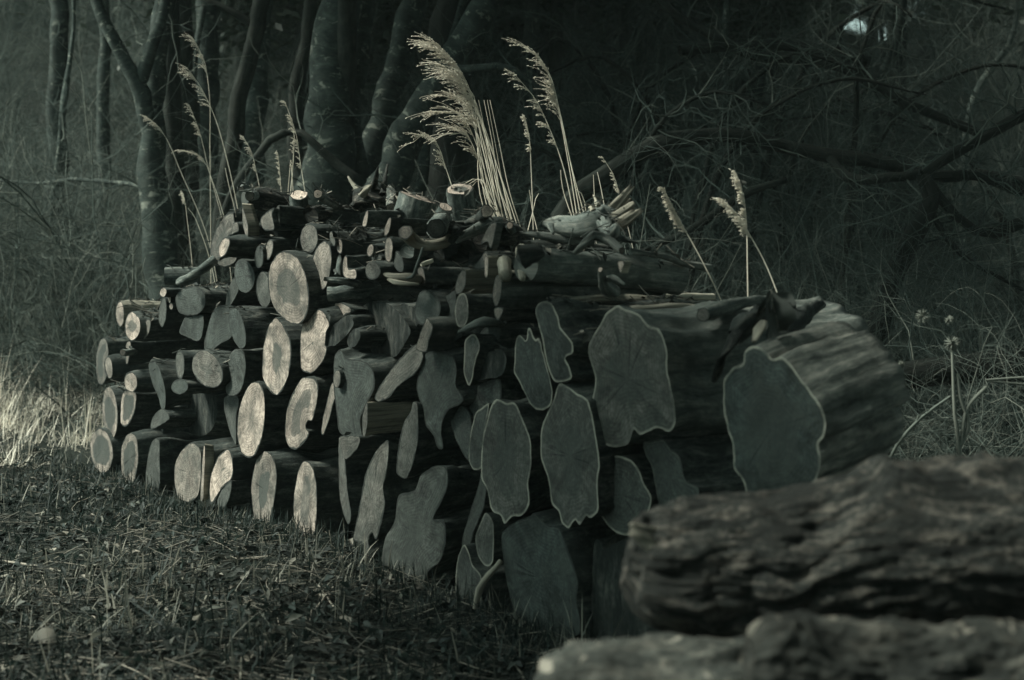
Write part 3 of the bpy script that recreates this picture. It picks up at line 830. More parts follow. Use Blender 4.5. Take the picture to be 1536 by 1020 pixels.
    A(6, [(655, 290), (690, 280), (730, 275), (750, 300), (790, 340), (802, 390), (815, 420), (860, 450), (830, 520), (720, 520), (690, 380), (665, 330)], "dark log end with curled upper edge, low at the near end", .24, rim=.4, o=.03, L=.9)
    A(6, [(170, 620), (185, 590), (215, 565), (270, 545), (290, 530), (330, 572), (370, 580), (395, 640), (430, 760), (425, 840), (432, 950), (350, 985), (270, 950), (210, 880), (185, 780)], "huge dark flat log end standing in the weeds at the near end", .17, rim=.3, o=-.04, L=.9, amp=.012)
    A(6, [(50, 340), (60, 250), (82, 180), (105, 165), (130, 150), (108, 260), (100, 370), (66, 382)], "thin dusky end squeezed behind the tall scalloped rim", .26, rim=.6, o=.0)
    A(6, [(5, 760), (15, 690), (40, 640), (62, 690), (70, 715), (100, 750), (98, 830), (60, 880), (5, 880)], "small toothed log end in the weeds below the pod of split wood", .27, rim=.6, o=-.02, L=.5)
    A(6, [(74, 620), (95, 560), (113, 530), (140, 570), (140, 700), (112, 716), (85, 680)], "pod of split wood standing by the huge dark flat end", .36, rim=.7, o=-.05, L=.4)
    A(6, [(28, 640), (60, 520), (85, 440), (95, 390), (115, 440), (105, 520), (70, 600), (55, 660)], "dusky sloping slab above the small toothed end", .26, o=.03, L=.5)
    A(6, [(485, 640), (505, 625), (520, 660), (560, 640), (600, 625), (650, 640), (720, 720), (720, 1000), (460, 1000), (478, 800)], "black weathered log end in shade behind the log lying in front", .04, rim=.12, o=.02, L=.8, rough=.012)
    A(7, [(245, 480), (280, 430), (322, 412), (325, 362), (358, 338), (400, 350), (440, 390), (490, 385), (530, 430), (570, 490), (610, 540), (650, 600), (673, 660), (665, 720), (640, 750), (655, 820), (640, 900), (612, 940), (560, 990), (480, 1020), (400, 1020), (350, 970), (330, 900), (295, 850), (285, 750), (262, 690), (245, 600)],
      "massive short log with ridged bark and frilled rim, nearest in the pile", .1, .55, hd=.7, rim=.9, o=-.02, L=.36, tilt=.22, bark='bark_ridge', amp=.016, freq=15, ridge=.9, kb=1.0, rough=.008, vf=.05, straight=True, ncap=260)
    # filling logs, ends coloured dark to stand in for shadowed gaps
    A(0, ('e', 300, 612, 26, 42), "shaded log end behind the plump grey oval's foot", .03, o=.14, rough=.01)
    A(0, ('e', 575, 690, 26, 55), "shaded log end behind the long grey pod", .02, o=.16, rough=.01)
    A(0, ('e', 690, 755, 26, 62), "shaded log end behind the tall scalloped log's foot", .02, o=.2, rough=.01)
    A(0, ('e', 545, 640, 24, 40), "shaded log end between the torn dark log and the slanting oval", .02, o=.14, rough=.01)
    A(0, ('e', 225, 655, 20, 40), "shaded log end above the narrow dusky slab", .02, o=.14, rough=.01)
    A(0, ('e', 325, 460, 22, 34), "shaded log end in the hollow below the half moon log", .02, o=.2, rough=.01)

    # ---- logs and branches lying across the top
    S = stick
    m = lambda x, o, rp: rp * P(x, 400, o)[1] / F           # pixel radius -> metres at that place
    def q(z, *pts):
        return [P(*zpx(z, [(u, v)])[0], o) for u, v, o in pts]
    S("dark log lying sideways on the far shoulder, flaky bark", q(1, (466, 632, -.06), (652, 632, .1)), [m(250, 0, 12.5)] * 2, tone=.3, amp=.006, name="log", cat="log")
    S("slanting dark branch crossing below the sideways log", q(1, (545, 665, -.10), (640, 615, -.1), (735, 548, .0)), [.020, .022, .026], tone=.2)
    S("short sawn stick poking out between far logs", q(2, (218, 100, -.12), (310, 92, .1)), [.019, .021], tone=.6, name="stick", cat="stick", bark='bark_grey')
    S("rough mossy log lying along the far top", q(1, (905, 205, .12), (1000, 220, .22), (1150, 262, .35)), [m(380, 0, 15), m(380, 0, 19), m(390, 0, 20)], amp=.012, lump=.25, tone=.3, name="log", cat="log", bark='bark_plate', bcol=.6)
    S("small branch stub with round pinkish cut at the far top", q(1, (928, 198, -.05), (965, 190, .25)), [m(375, 0, 7.2), m(375, 0, 8)], tone=.62, name="branch_stub", cat="branch", bark='bark_grey')
    S("crooked pale knob of bark above the round pinkish cut", q(1, (880, 158, .0), (905, 152, .1), (960, 185, .25)), [m(370, 0, 4.5), m(370, 0, 5.5), m(370, 0, 4)], tone=.6, bark='bark_grey', bcol=1.6, lump=.3)
    S("upright dark stump with bright fresh cut top on the far pile", [P(*zpx(1, [(1195, 192)])[0], .1) + np.array((.0, .10, -.13)), P(*zpx(1, [(1195, 192)])[0], .1)], [m(447, 0, 15), m(447, 0, 13.5)], tone=1.0, ends=(0, 1), name="stump", cat="stump", lump=.15)
    S("dark leaning branch with small bright cut beside the stump", q(1, (1300, 185, -.05), (1330, 215, .1), (1420, 262, .35)), [m(480, 0, 7), m(480, 0, 6), m(480, 0, 5)], tone=1.0, ends=(1, 0))
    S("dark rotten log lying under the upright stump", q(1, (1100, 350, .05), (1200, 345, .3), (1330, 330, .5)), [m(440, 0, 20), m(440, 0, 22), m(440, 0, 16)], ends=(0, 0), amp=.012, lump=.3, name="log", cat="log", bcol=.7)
    S("mossy flat log behind the upright stump", q(1, (1260, 300, .1), (1340, 300, .25), (1460, 290, .5)), [m(480, 0, 12), m(480, 0, 14), m(480, 0, 12)], ends=(0, 0), amp=.01, lump=.3, name="log", cat="log", bark='bark_plate', bcol=.6)
    S("gnarled root stump with upturned snags on the pile's crest", q(9, (330, 330, .45), (430, 260, .40), (560, 290, .45)), [m(560, .4, 14), m(560, .4, 16), m(570, .4, 13)], ends=(0, 0), amp=.012, lump=.45, name="root_stump", cat="stump", bark='bark_plate', bcol=.75,
      extra=[(q(9, (440, 210, .4), (465, 120, .38), (490, 0, .35)), [.02, .012, .003], "snag"), (q(9, (360, 240, .35), (430, 165, .3)), [.016, .010], "snag", "split"), (q(9, (540, 240, .4), (560, 60, .45), (575, -20, .5)), [.018, .010, .004], "snag"), (q(9, (330, 220, .4), (240, 90, .4)), [.016, .007], "snag", "split"), (q(9, (620, 250, .35), (520, 140, .3)), [.018, .014], "snag")])
    S("broken pale topped branch leaning against the tilted block", q(9, (600, 350, .2), (610, 220, .3), (590, 190, .35)), [m(585, 0, 8), m(585, 0, 8), m(585, 0, 6)], tone=.6, ends=(1, 0), bark='bark_plate', lump=.2)
    S("thick tilted block with pale sawn top on the pile's crest", [P(612, 342, .22), P(612, 342, .22) + np.array((.045, -.018, .135))], [m(615, .2, 30), m(615, .2, 30)], tone=.9, ends=(0, 1), name="block", cat="log", nseg=32, amp=.008, lump=.05)
    S("dark round log under the gnarled root stump", q(9, (402, 440, .05), (560, 460, .30)), [m(560, 0, 12), m(560, 0, 13)], ends=(0, 0), tone=.6, name="log", cat="log")
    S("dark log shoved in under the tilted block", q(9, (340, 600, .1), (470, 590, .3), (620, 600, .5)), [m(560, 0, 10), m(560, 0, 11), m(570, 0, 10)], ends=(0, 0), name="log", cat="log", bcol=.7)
    S("pale bent branch with a sawn end sagging across the middle top", q(10, (-75, 565, -.10), (0, 640, -.04), (120, 690, 0), (260, 680, .05), (345, 625, .1)), [m(640, 0, 11.5), m(640, 0, 9.5), m(650, 0, 8.5), m(660, 0, 8.5), m(670, 0, 8)], tone=.6, bark='split', bcol=.75, ends=(1, 0))
    S("dark log lying below the pale bent branch", q(10, (-60, 740, -.02), (60, 750, .1), (240, 770, .3)), [m(640, 0, 12), m(640, 0, 14), m(650, 0, 13)], ends=(0, 0), name="log", cat="log")
    S("short round log end with a check mark crack, middle top", q(10, (219, 525, -.12), (290, 430, .15)), [m(655, 0, 14.3), m(660, 0, 13.5)], tone=.42, nseg=28, name="log", cat="log", bark='bark_grey')
    S("short upright stub with pale slanted cut, behind the checked round log", [P(*zpx(10, [(308, 322)])[0], .1) + np.array((-.05, .07, -.11)), P(*zpx(10, [(308, 322)])[0], .1)], [m(660, 0, 12.5), m(665, 0, 11.5)], tone=.95, ends=(0, 1), nseg=24, name="stump", cat="stump")
    S("hollow topped dark stump on the pile's crest", [P(690, 284, .36) + np.array((.02, .08, -.17)), P(690, 284, .36) + np.array((.005, .04, -.08)), P(690, 284, .36)], [m(690, .4, 20), m(690, .4, 22), m(690, .4, 21)], tone=.75, heart=.5, ends=(0, 1), nseg=28, amp=.006, name="stump", cat="stump", lump=.15)
    S("small curved branch with bright oval cut before the plume grass", q(10, (490, 475, .30), (600, 435, .22), (660, 405, .15), (705, 362, -.02)), [m(700, .2, 3), m(715, .2, 5.5), m(722, .2, 8), m(730, .2, 9.5)], tone=1.0, ends=(0, 1), nseg=20, bark='bark_grey', bcol=.7)
    S("dark short branch propped beside the checked round log", q(10, (365, 650, .0), (395, 600, .0), (360, 520, .1)), [m(680, 0, 6), m(680, 0, 6.5), m(680, 0, 5)], ends=(0, 0), bcol=.7)
    S("long pale barked log slanting up across the crest", q(10, (400, 630, .05), (560, 560, .12), (700, 495, .2), (815, 470, .3)), [m(690, .1, 6.5), m(700, .1, 8.5), m(730, .1, 10), m(745, .1, 9)], tone=.6, ends=(0, 1), bark='bark_grey', bcol=1.25, name="log", cat="log")
    S("rough bulky log behind the long pale one", q(10, (640, 640, .2), (820, 590, .3), (1000, 640, .5)), [m(730, .2, 20), m(750, .2, 23), m(775, .2, 20)], ends=(0, 0), amp=.014, lump=.25, nseg=26, name="log", cat="log", bark='bark_plate', bcol=.55)
    S("pale topped branch end poking from the rough bulky log", q(10, (925, 500, .2), (960, 590, .45)), [m(765, .2, 6), m(768, .2, 7)], tone=1.0, ends=(1, 0))
    A(10, [(800, 470), (790, 560), (745, 722), (715, 660), (700, 655), (630, 690), (680, 580), (745, 480)], "forked flap of torn bark hanging over the crest", .48, o=-.02, L=.03, amp=.001, name="bark_flap", cat="bark", bark='bark_grey')
    S("dark rotten stump face below the long pale log", q(10, (320, 700, .2), (420, 760, .3), (560, 700, .45)), [m(680, .2, 20), m(690, .2, 26), m(705, .2, 18)], ends=(0, 0), amp=.014, lump=.35, nseg=24, name="log", cat="log", bcol=.55)
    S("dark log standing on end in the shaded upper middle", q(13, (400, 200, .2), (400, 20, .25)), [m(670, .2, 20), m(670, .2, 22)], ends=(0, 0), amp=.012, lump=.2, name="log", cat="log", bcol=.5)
    S("long dark branch with blunt pale tip across the shaded middle", q(14, (68, 350, -.06), (250, 330, .02), (480, 290, .2)), [m(500, 0, 11), m(520, 0, 11), m(560, 0, 10)], tone=.3, lump=.25, amp=.006)
    S("thin dark branch lying over the long dark one", q(14, (40, 215, -.1), (180, 235, -.05), (330, 262, .05)), [m(490, 0, 3), m(510, 0, 5), m(530, 0, 6)], ends=(0, 0), tone=.3)
    S("dark upright branch beside the tall knobbly pale end", q(9, (150, 925, -.02), (165, 820, .0), (130, 690, .05)), [m(505, 0, 5), m(505, 0, 4.5), m(505, 0, 3)], ends=(0, 0))
    S("weathered branch lying flat under the dusky oval end", q(9, (545, 915, -.12), (640, 935, -.12), (800, 950, -.08), (870, 965, 0)), [m(580, 0, 2.5), m(590, 0, 6), m(620, 0, 6), m(630, 0, 5)], ends=(0, 0), bark='split', bcol=.7, lump=.3)
    S("curved strip of pale bark under the flat weathered branch", q(9, (580, 955, -.14), (680, 985, -.15), (840, 1000, -.1)), [m(580, 0, 2.5), m(600, 0, 3), m(630, 0, 2)], ends=(0, 0), bark='split', bcol=.9, name="bark_strip", cat="bark")
    S("thin bent grey stick propped on the flat weathered branch", q(9, (740, 950, -.15), (795, 930, -.15), (830, 840, -.16), (872, 690, -.15)), [.006, .007, .006, .005], ends=(0, 0), nseg=8, bark='bark_grey', bcol=1.6, name="stick", cat="stick", lump=0)
    S("short pale sliver of bark beside the narrow pale wedge", q(9, (860, 835, -.1), (960, 800, -.05)), [.008, .006], ends=(0, 0), nseg=8, bark='split', name="stick", cat="stick")
    # near half
    S("long smooth log lying high on the near half", q(11, (45, 700, -.05), (600, 735, .34), (1215, 800, .72)), [m(790, 0, 25.5), m(900, .35, 26), m(1018, .7, 25)], tone=.5, ends=(0, 1), nseg=40, n=40, amp=.006, freq=16, lump=.06, name="log", cat="log", bark='bark_grey', bcol=1.5)
    S("dark lump of bark over the end of the long smooth log", q(11, (10, 640, -.12), (70, 620, -.10), (150, 600, -.02)), [m(785, 0, 17), m(793, 0, 15), m(810, 0, 8)], ends=(0, 0), bcol=.6, amp=.008, lump=.35, name="bark_lump", cat="bark")
    S("small forked log piece with two sawn prongs", q(10, (690, 800, .02), (850, 830, .1), (1000, 830, .2)), [m(735, 0, 7), m(750, 0, 9), m(775, 0, 11)], tone=.5, ends=(1, 0), name="branch", bark='bark_grey', bcol=1.2,
      extra=[(q(10, (870, 850, -.03), (880, 985, -.1)), [.028, .024], "prong", "split"), (q(10, (1030, 720, .05), (1035, 850, -.02), (1045, 1010, -.08)), [.020, .024, .012], "prong", "split")])
    A(10, [(680, 800), (715, 800), (718, 900), (712, 985), (683, 975)], "thin pale upright sliver below the forked log piece", .72, o=-.06, L=.05, amp=.001, name="wood_splinter", cat="splinter", bark='split')
    A(10, [(575, 900), (630, 830), (690, 740), (715, 790), (690, 800), (680, 905), (600, 915)], "dusky wedge of split wood behind the thin pale sliver", .36, o=.03, L=.3)
    S("forked stub of a branch standing on the bleached planks", q(11, (710, 925, .30), (650, 860, .22), (615, 735, .15)), [m(915, .2, 14), m(910, .2, 9), m(905, .2, 4.5)], ends=(0, 1), tone=.8, bark='bark_grey', bcol=1.3, lump=.2,
      extra=[(q(11, (670, 810, .22), (730, 800, .2), (800, 850, .2)), [.012, .011, .006], "prong")])
    S("snag of driftwood grey wood with a splintered upturned end", q(11, (190, 395, .30), (330, 400, .32), (520, 400, .36), (680, 340, .42), (760, 400, .46)), [m(820, .3, 6), m(845, .3, 15), m(880, .3, 20), m(915, .4, 19), m(930, .4, 11)], ends=(0, 0), tone=.5, nseg=28, amp=.006, lump=.25, bark='bark_grey', bcol=1.7, name="driftwood_snag", cat="branch",
      extra=[(q(11, (600, 250, .36), (585, 215, .36), (562, 165, .36)), [.012, .007, .002], "snag", "split"),
             (q(11, (560, 290, .36), (540, 255, .36)), [.014, .009], "snag", "split"), (q(11, (230, 400, .2), (255, 455, .15)), [.012, .007], "snag"), (q(11, (640, 380, .3), (720, 440, .24), (740, 400, .24)), [.03, .024, .012], "snag")])
    sn = [o for o in COL.objects if o.name.startswith("driftwood_snag")][0]
    for (u0, v0, o0), (u1, v1, o1), w0, w1 in [((650, 340, .44), (890, 70, .47), .026, .012), ((690, 380, .40), (900, 215, .43), .030, .017), ((720, 420, .36), (935, 262, .38), .028, .015), ((700, 330, .46), (870, 150, .5), .022, .010)]:
        shard(sn, q(11, (u0, v0, o0))[0], q(11, (u1, v1, o1))[0], w0, w1, .022, col=.75)
    S("flat slab of bark wedged under the driftwood snag", q(11, (0, 460, .22), (120, 470, .25), (420, 510, .35), (560, 520, .4)), [m(780, .2, 2), m(800, .2, 5), m(860, .3, 9), m(890, .3, 7)], ends=(0, 0), bark='bark_grey', bcol=.9, lump=.3, name="bark_slab", cat="bark")
    S("long dark log lying beneath the slab of bark", q(11, (0, 545, .2), (250, 560, .3), (480, 570, .4), (700, 580, .5)), [m(780, .2, 6), m(830, .3, 11), m(870, .3, 10), m(915, .4, 6)], ends=(0, 0), lump=.2, name="log", cat="log", bcol=.8)
    S("peeled crooked branch arching over the long smooth log", q(11, (425, 600, .12), (500, 530, .12), (570, 470, .16), (680, 515, .2), (780, 590, .2)), [m(865, 0, 4), m(880, 0, 6), m(890, 0, 8), m(910, 0, 8), m(930, 0, 6)], ends=(0, 1), tone=.5, bark='bark_grey', bcol=1.2, lump=.3)
    S("pointed flat splinter behind the peeled crooked branch", q(11, (660, 490, .3), (780, 500, .34), (905, 532, .38)), [m(910, .3, 3), m(930, .3, 6), m(957, .3, 1.5)], ends=(0, 0), bark='bark_grey', bcol=.95, name="wood_splinter", cat="splinter")
    S("long thin branch reaching out past the long smooth log's end", q(11, (850, 600, .35), (1000, 620, .45), (1120, 640, .55), (1260, 695, .68), (1455, 722, .85)), [m(945, .3, 4.5), m(975, .4, 4.5), m(1000, .5, 5), m(1030, .6, 5), m(1065, .8, 6)], tone=.5, bark='bark_grey', bcol=1.25, ends=(0, 1))
    A(11, [(742, 670), (800, 672), (780, 730), (775, 768), (762, 765), (752, 715)], "small pale torn chip stuck to the long smooth log", .75, o=-.04, L=.03, amp=.001, name="wood_chip", cat="wood chip", bark='split')
    S("thin bright topped lath behind the bleached planks", q(11, (1020, 942, .7), (1480, 945, 1.05)), [.014, .014], ends=(1, 1), tone=1, nseg=8, bark='split', bcol=1.5, name="lath", cat="lath", lump=0)
    S("weathered grey log lying beside the bleached planks", q(12, (95, 330, .15), (300, 265, .3), (480, 215, .45), (720, 185, .7)), [m(1050, .2, 11), m(1085, .3, 12), m(1115, .4, 9), m(1150, .6, 6)], tone=.4, bark='bark_grey', bcol=1.1, lump=.2, name="log", cat="log")
    # bleached planks of split wood over the largest grey log
    for k, (a, b, r0, r1, lab) in enumerate([
        ((500, 600, .02), (1010, 580, .45), 7, 12, "upper split plank with bleached grain behind the bone shaped end"),
        ((530, 690, .0), (850, 620, .3), 9, 9, "middle split plank with bleached grain behind the bone shaped end"),
        ((560, 740, .0), (740, 720, .2), 12, 10, "lower split plank with bleached grain behind the bone shaped end"),
        ((600, 840, .02), (720, 830, .15), 9, 9, "dark rounded plank low behind the bone shaped end"),
        ((900, 640, .1), (1270, 640, .45), 12, 12, "bleached split log lying along the top of the largest grey log")]):
        pa, pb = q(5, a)[0], q(5, b)[0]
        mid = (pa + pb) / 2 + np.array((0, 0, .012))
        S(lab, [pa, mid, pb], [m(840, 0, r0), m(880, 0, (r0 + r1) / 2), m(930, 0, r1)], ends=(1, 0), tone=.45, bark='split', bcol=.8 if k != 3 else .35, flat=.7, amp=.008, freq=26, ridge=.8, lump=.15, name="split_plank", cat="plank")
    # arched bark over the ragged end
    S("arched strip of bark above the ragged log end", q(13, (505, 555, -.05), (620, 500, -.06), (720, 470, -.04), (800, 478, 0), (890, 495, .1)), [m(690, 0, 3), m(710, 0, 6), m(725, 0, 8), m(740, 0, 7), m(755, 0, 2)], ends=(0, 0), bark='bark_grey', bcol=1.1, name="bark_strip", cat="bark", lump=.2)
    A(13, [(660, 600), (740, 500), (830, 490), (865, 540), (850, 615), (800, 700), (760, 760), (690, 760)], "dusky log end under the arched strip of bark", .16, o=.06, L=.6)
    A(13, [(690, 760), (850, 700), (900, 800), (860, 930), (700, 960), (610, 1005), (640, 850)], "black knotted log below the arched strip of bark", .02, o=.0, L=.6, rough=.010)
    S("loose splinter leaning in the weeds against the huge dark flat end", q(6, (72, 865, -.12), (90, 800, -.1), (165, 700, -.06)), [.006, .014, .010], ends=(0, 0), bark='split', bcol=.8, name="wood_splinter", cat="splinter")
    S("strip of loose bark hanging beside the massive short log", q(12, (195, 970, -.05), (280, 740, -.04), (370, 590, .0), (440, 440, .1)), [.010, .022, .024, .012], ends=(0, 0), bark='bark_plate', bcol=.6, name="bark_strip", cat="bark", flat=.4)
    S("pale sliver of bark standing on the massive short log", q(12, (580, 590, .0), (620, 490, .02), (670, 390, .08)), [.012, .020, .008], ends=(0, 0), bark='split', bcol=.8, name="bark_strip", cat="bark", flat=.4)
    S("dark knobbly branch lying on top of the massive short log", q(12, (800, 500, .15), (930, 440, .3), (1040, 330, .5), (1220, 225, .7)), [.034, .036, .030, .016], ends=(0, 1), tone=.8, lump=.4, amp=.008, bcol=.8,
      extra=[(q(12, (900, 330, .25), (890, 280, .2)), [.026, .022], "stub"), (q(12, (930, 260, .4), (950, 200, .4)), [.02, .012], "stub")])
    S("dark curled bark heap between the grey log and the massive one", q(12, (390, 540, .05), (470, 450, .1), (560, 400, .2), (620, 320, .3)), [.022, .034, .036, .02], ends=(0, 0), lump=.4, amp=.01, bcol=.75, name="bark_slab", cat="bark")

woodpile()

def curled_leaf(label, pts, width, root_o):
    """one big withered leaf: a midrib polyline in the world, blade folded along it"""
    p, w = spline(pts, width, 12)
    t, a, b = frames(p)
    side = np.cross(t, (0.3, -1, 0.2)); side /= np.linalg.norm(side, axis=1)[:, None]
    up = np.cross(side, t)
    k = np.array((-1, -.5, 0, .5, 1.0))
    V = p[:, None] + side[:, None] * (k[None, :, None] * w[:, None, None]) + up[:, None] * ((np.abs(k)[None, :, None] ** 2) * w[:, None, None] * 0.7)
    V = V + np.array([[[noise.noise(Vector(x * 25)) * .006] for x in r] for r in V])
    V = V.reshape(-1, 3)
    i = np.arange(4)
    Q = np.concatenate([np.stack([j * 5 + i, (j + 1) * 5 + i, (j + 1) * 5 + i + 1, j * 5 + i + 1], 1) for j in range(11)])
    root = empty("dead_leaf", tuple(float(c) for c in p[0]), label, "leaf", "withered leaves on the near top")
    mk("leaf_blade", V, Q, M['litter'], root, attrs={"tone": np.full(len(V), .42) + RNG.uniform(-.08, .08, len(V))})
    Vs, Qs, _ = polylines([p[:11]], [np.linspace(.003, .001, 11)], 4)
    mk("midrib", Vs, Qs, M['litter'], root, attrs={"tone": np.full(len(Vs), .7)})
def q12(*pts):
    return [P(*zpx(12, [(u, v)])[0], o) for u, v, o in pts]
curled_leaf("big withered leaf folded like a tent over the near top", q12((745, 100, .1), (760, 240, .06), (800, 380, .05), (810, 500, .08)), [.004, .035, .05, .02], 0)
curled_leaf("narrow withered leaf drooping past the folded one", q12((740, 130, .06), (680, 260, .02), (610, 350, .02)), [.004, .022, .006], 0)
curled_leaf("pale curled withered leaf behind the folded one", q12((760, 120, .2), (860, 200, .22), (960, 250, .22)), [.004, .03, .012], 0)
# ------------------------------------------------------------------ felled logs in front
def big_log(label, pts, rad, nseg, n, amps, bark, extra=(), bcol=1.0, name="felled_log", lump=0.1, seed=3.0, tone=.3, bumps=()):
    p, r = spline(pts, rad, n)
    root = empty(name, tuple(float(c) for c in p[0] - np.array((0, 0, r[0]))), label, "log", "felled logs lying in front of the woodpile")
    t, a, b = frames(p)
    th = np.arange(nseg) / nseg * 2 * math.pi
    l = np.concatenate([[0], np.cumsum(np.linalg.norm(np.diff(p, axis=0), axis=1))])
    R = np.repeat(r[:, None], nseg, 1)
    ct, st = np.cos(th), np.sin(th)
    for j in range(n):
        for i in range(nseg):
            rr = r.max()
            x, y, z = ct[i] * rr, st[i] * rr, l[j]
            d = lump * rr * noise.noise(Vector((x * 6 + seed, y * 6, z * 2.2)))
            wx = 1.1 * noise.noise(Vector((x * 5 + 40, y * 5, z * 7 + seed)))
            for (am, fc, fl, rd) in amps:
                q = noise.noise(Vector((x * fc + wx, y * fc + seed + wx, z * fl + .35 * x * fc)))
                d += am * ((3.2 * abs(q) - .8) * rd + q * (1 - rd))
            R[j, i] += d
    V = (p[:, None] + R[:, :, None] * (a[:, None] * ct[None, :, None] + b[:, None] * st[None, :, None])).reshape(-1, 3)
    cen = np.repeat(p, nseg, 0)
    for bp, br, bh in bumps:
        dd = np.linalg.norm(V - bp, axis=1)
        w = np.exp(-(dd / br) ** 2) * (1 + .5 * np.array([noise.noise(Vector(x * 28)) if q < 2.2 * br else 0 for x, q in zip(V, dd)]))
        out = (bp - cen); out /= np.linalg.norm(out, axis=1)[:, None]
        V = V + out * (bh * w)[:, None]
    UV = np.stack([np.broadcast_to(th[None] * r.mean(), (n, nseg)), np.broadcast_to(l[:, None], (n, nseg))], 2).reshape(-1, 2)
    i = np.arange(nseg)
    Q = np.concatenate([np.stack([j * nseg + i, (j + 1) * nseg + i, (j + 1) * nseg + (i + 1) % nseg, j * nseg + (i + 1) % nseg], 1) for j in range(n - 1)])
    if np.cross(V[Q[0][1]] - V[Q[0][0]], V[Q[0][2]] - V[Q[0][0]]) @ (V[0] - p[0]) < 0:
        Q = Q[:, ::-1]
    o = mk("bark", V, Q, M[bark], root, uv=UV)
    o.color = (bcol, bcol, bcol, 1)
    for e, idx in ((0, 0), (1, n - 1)):
        ring = V[idx * nseg:(idx + 1) * nseg]
        tdir = p[0] - p[1] if e == 0 else p[-1] - p[-2]
        tdir = tdir / np.linalg.norm(tdir)
        c = ring.mean(0)
        l2 = np.stack([(ring - c) @ a[idx], (ring - c) @ b[idx]], 1)[::2]
        if poly_area(l2) < 0:
            l2 = l2[::-1]
        fo = face_mesh("cut_face", l2, lambda q, c=c, aa=a[idx], bb=b[idx], t=tdir: c[None] + q[:, :1] * aa[None] + q[:, 1:2] * bb[None] + t[None] * .001, tdir, root, (tone, 0, 0, 1), .02, M[bark])
        fo.color = (.38, .38, .38, 1)
    for k, (ep, er, nm, mt, ec) in enumerate(extra):
        q, rr = spline(ep, er, 16)
        V2, Q2, U2 = tube_geo(q, rr, 20, .006, 22, .3, seed + k, 1.0, .35)
        V2 = np.vstack([V2, q[-1]]); U2 = np.vstack([U2, U2[-1]])
        kk = np.arange(20)
        T2 = np.stack([300 + kk, 300 + (kk + 1) % 20, np.full(20, 320)], 1)
        s2 = mk(nm, V2, [Q2, T2], M[mt], root, uv=U2)
        s2.color = (ec, ec, ec, 1)
    return root

YU = 3.05
up_log = big_log("thick felled log with furrowed bark and a knot, lying nearest the camera above another log",
        [pix(943, 832, 3.08), pix(968, 838, 3.08), pix(1000, 846, 3.07), pix(1060, 848, 3.06), pix(1300, 832, 3.0), pix(1600, 820, 2.93), pix(2000, 806, 2.85)],
        [.068, .110, .138, .155, .165, .178, .185], 190, 330, [(.012, 15, 2.8, .9), (.006, 46, 9, .8), (.003, 120, 40, .5)], 'bark_plate', bcol=.5, lump=.14,
        bumps=[(pix(1330, 712, 2.93), .085, .050), (pix(1470, 690, 2.95), .07, .022), (pix(955, 792, 3.03), .035, .030), (pix(1235, 790, 2.9), .05, -.02)])
shard(up_log, pix(990, 812, 2.99), pix(943, 790, 2.97), .030, .012, .03, face=(-.3, -.7, .6), name="snapped_stub", col=.75, jag=.5)
big_log("pale felled log with scaly broken bark at the bottom edge, under the thick furrowed one",
        [pix(812, 1075, 2.62), pix(850, 1078, 2.61), pix(930, 1080, 2.59), pix(1050, 1082, 2.57), pix(1240, 1090, 2.58)],
        [.10, .128, .138, .142, .145], 190, 170, [(.008, 22, 3.5, .9), (.007, 52, 10, .8), (.004, 110, 35, .4)], 'bark_lichen', bcol=.95, lump=.16, seed=9.0,
        bumps=[(pix(890, 975, 2.50), .05, .018), (pix(1010, 975, 2.46), .06, -.02)])
big_log("dark lumpy felled log at the bottom edge, its burred end overlapping the pale broken one",
        [pix(1122, 1006, 2.40), pix(1140, 1006, 2.40), pix(1200, 1012, 2.40), pix(1400, 1040, 2.38), pix(1700, 1045, 2.34)],
        [.052, .074, .086, .106, .115], 150, 220, [(.010, 20, 6, .8), (.008, 48, 14, .7), (.005, 110, 45, .4)], 'bark_lichen', bcol=.55, lump=.26, seed=21.0,
        bumps=[(pix(1195, 935, 2.34), .05, .03), (pix(1480, 940, 2.3), .06, .025), (pix(1290, 950, 2.3), .05, -.02)])
# the bearers they rest on
for k, (x0, lab) in enumerate([(1220, "short bearer log holding up the thick felled log"), (1620, "second bearer log beyond the picture's edge under the thick felled log")]):
    a0, a1 = pix(x0, 1180, 3.35), pix(x0 - 40, 1180, 2.3)
    c0 = np.array((a0[0], 3.4, .24)); c1 = np.array((a1[0], 2.25, .16))
    big_log(lab, [c0, (c0 + c1) / 2, c1], [.25, .23, .165], 40, 40, [(.012, 16, 4, .6)], 'bark', name="bearer_log")

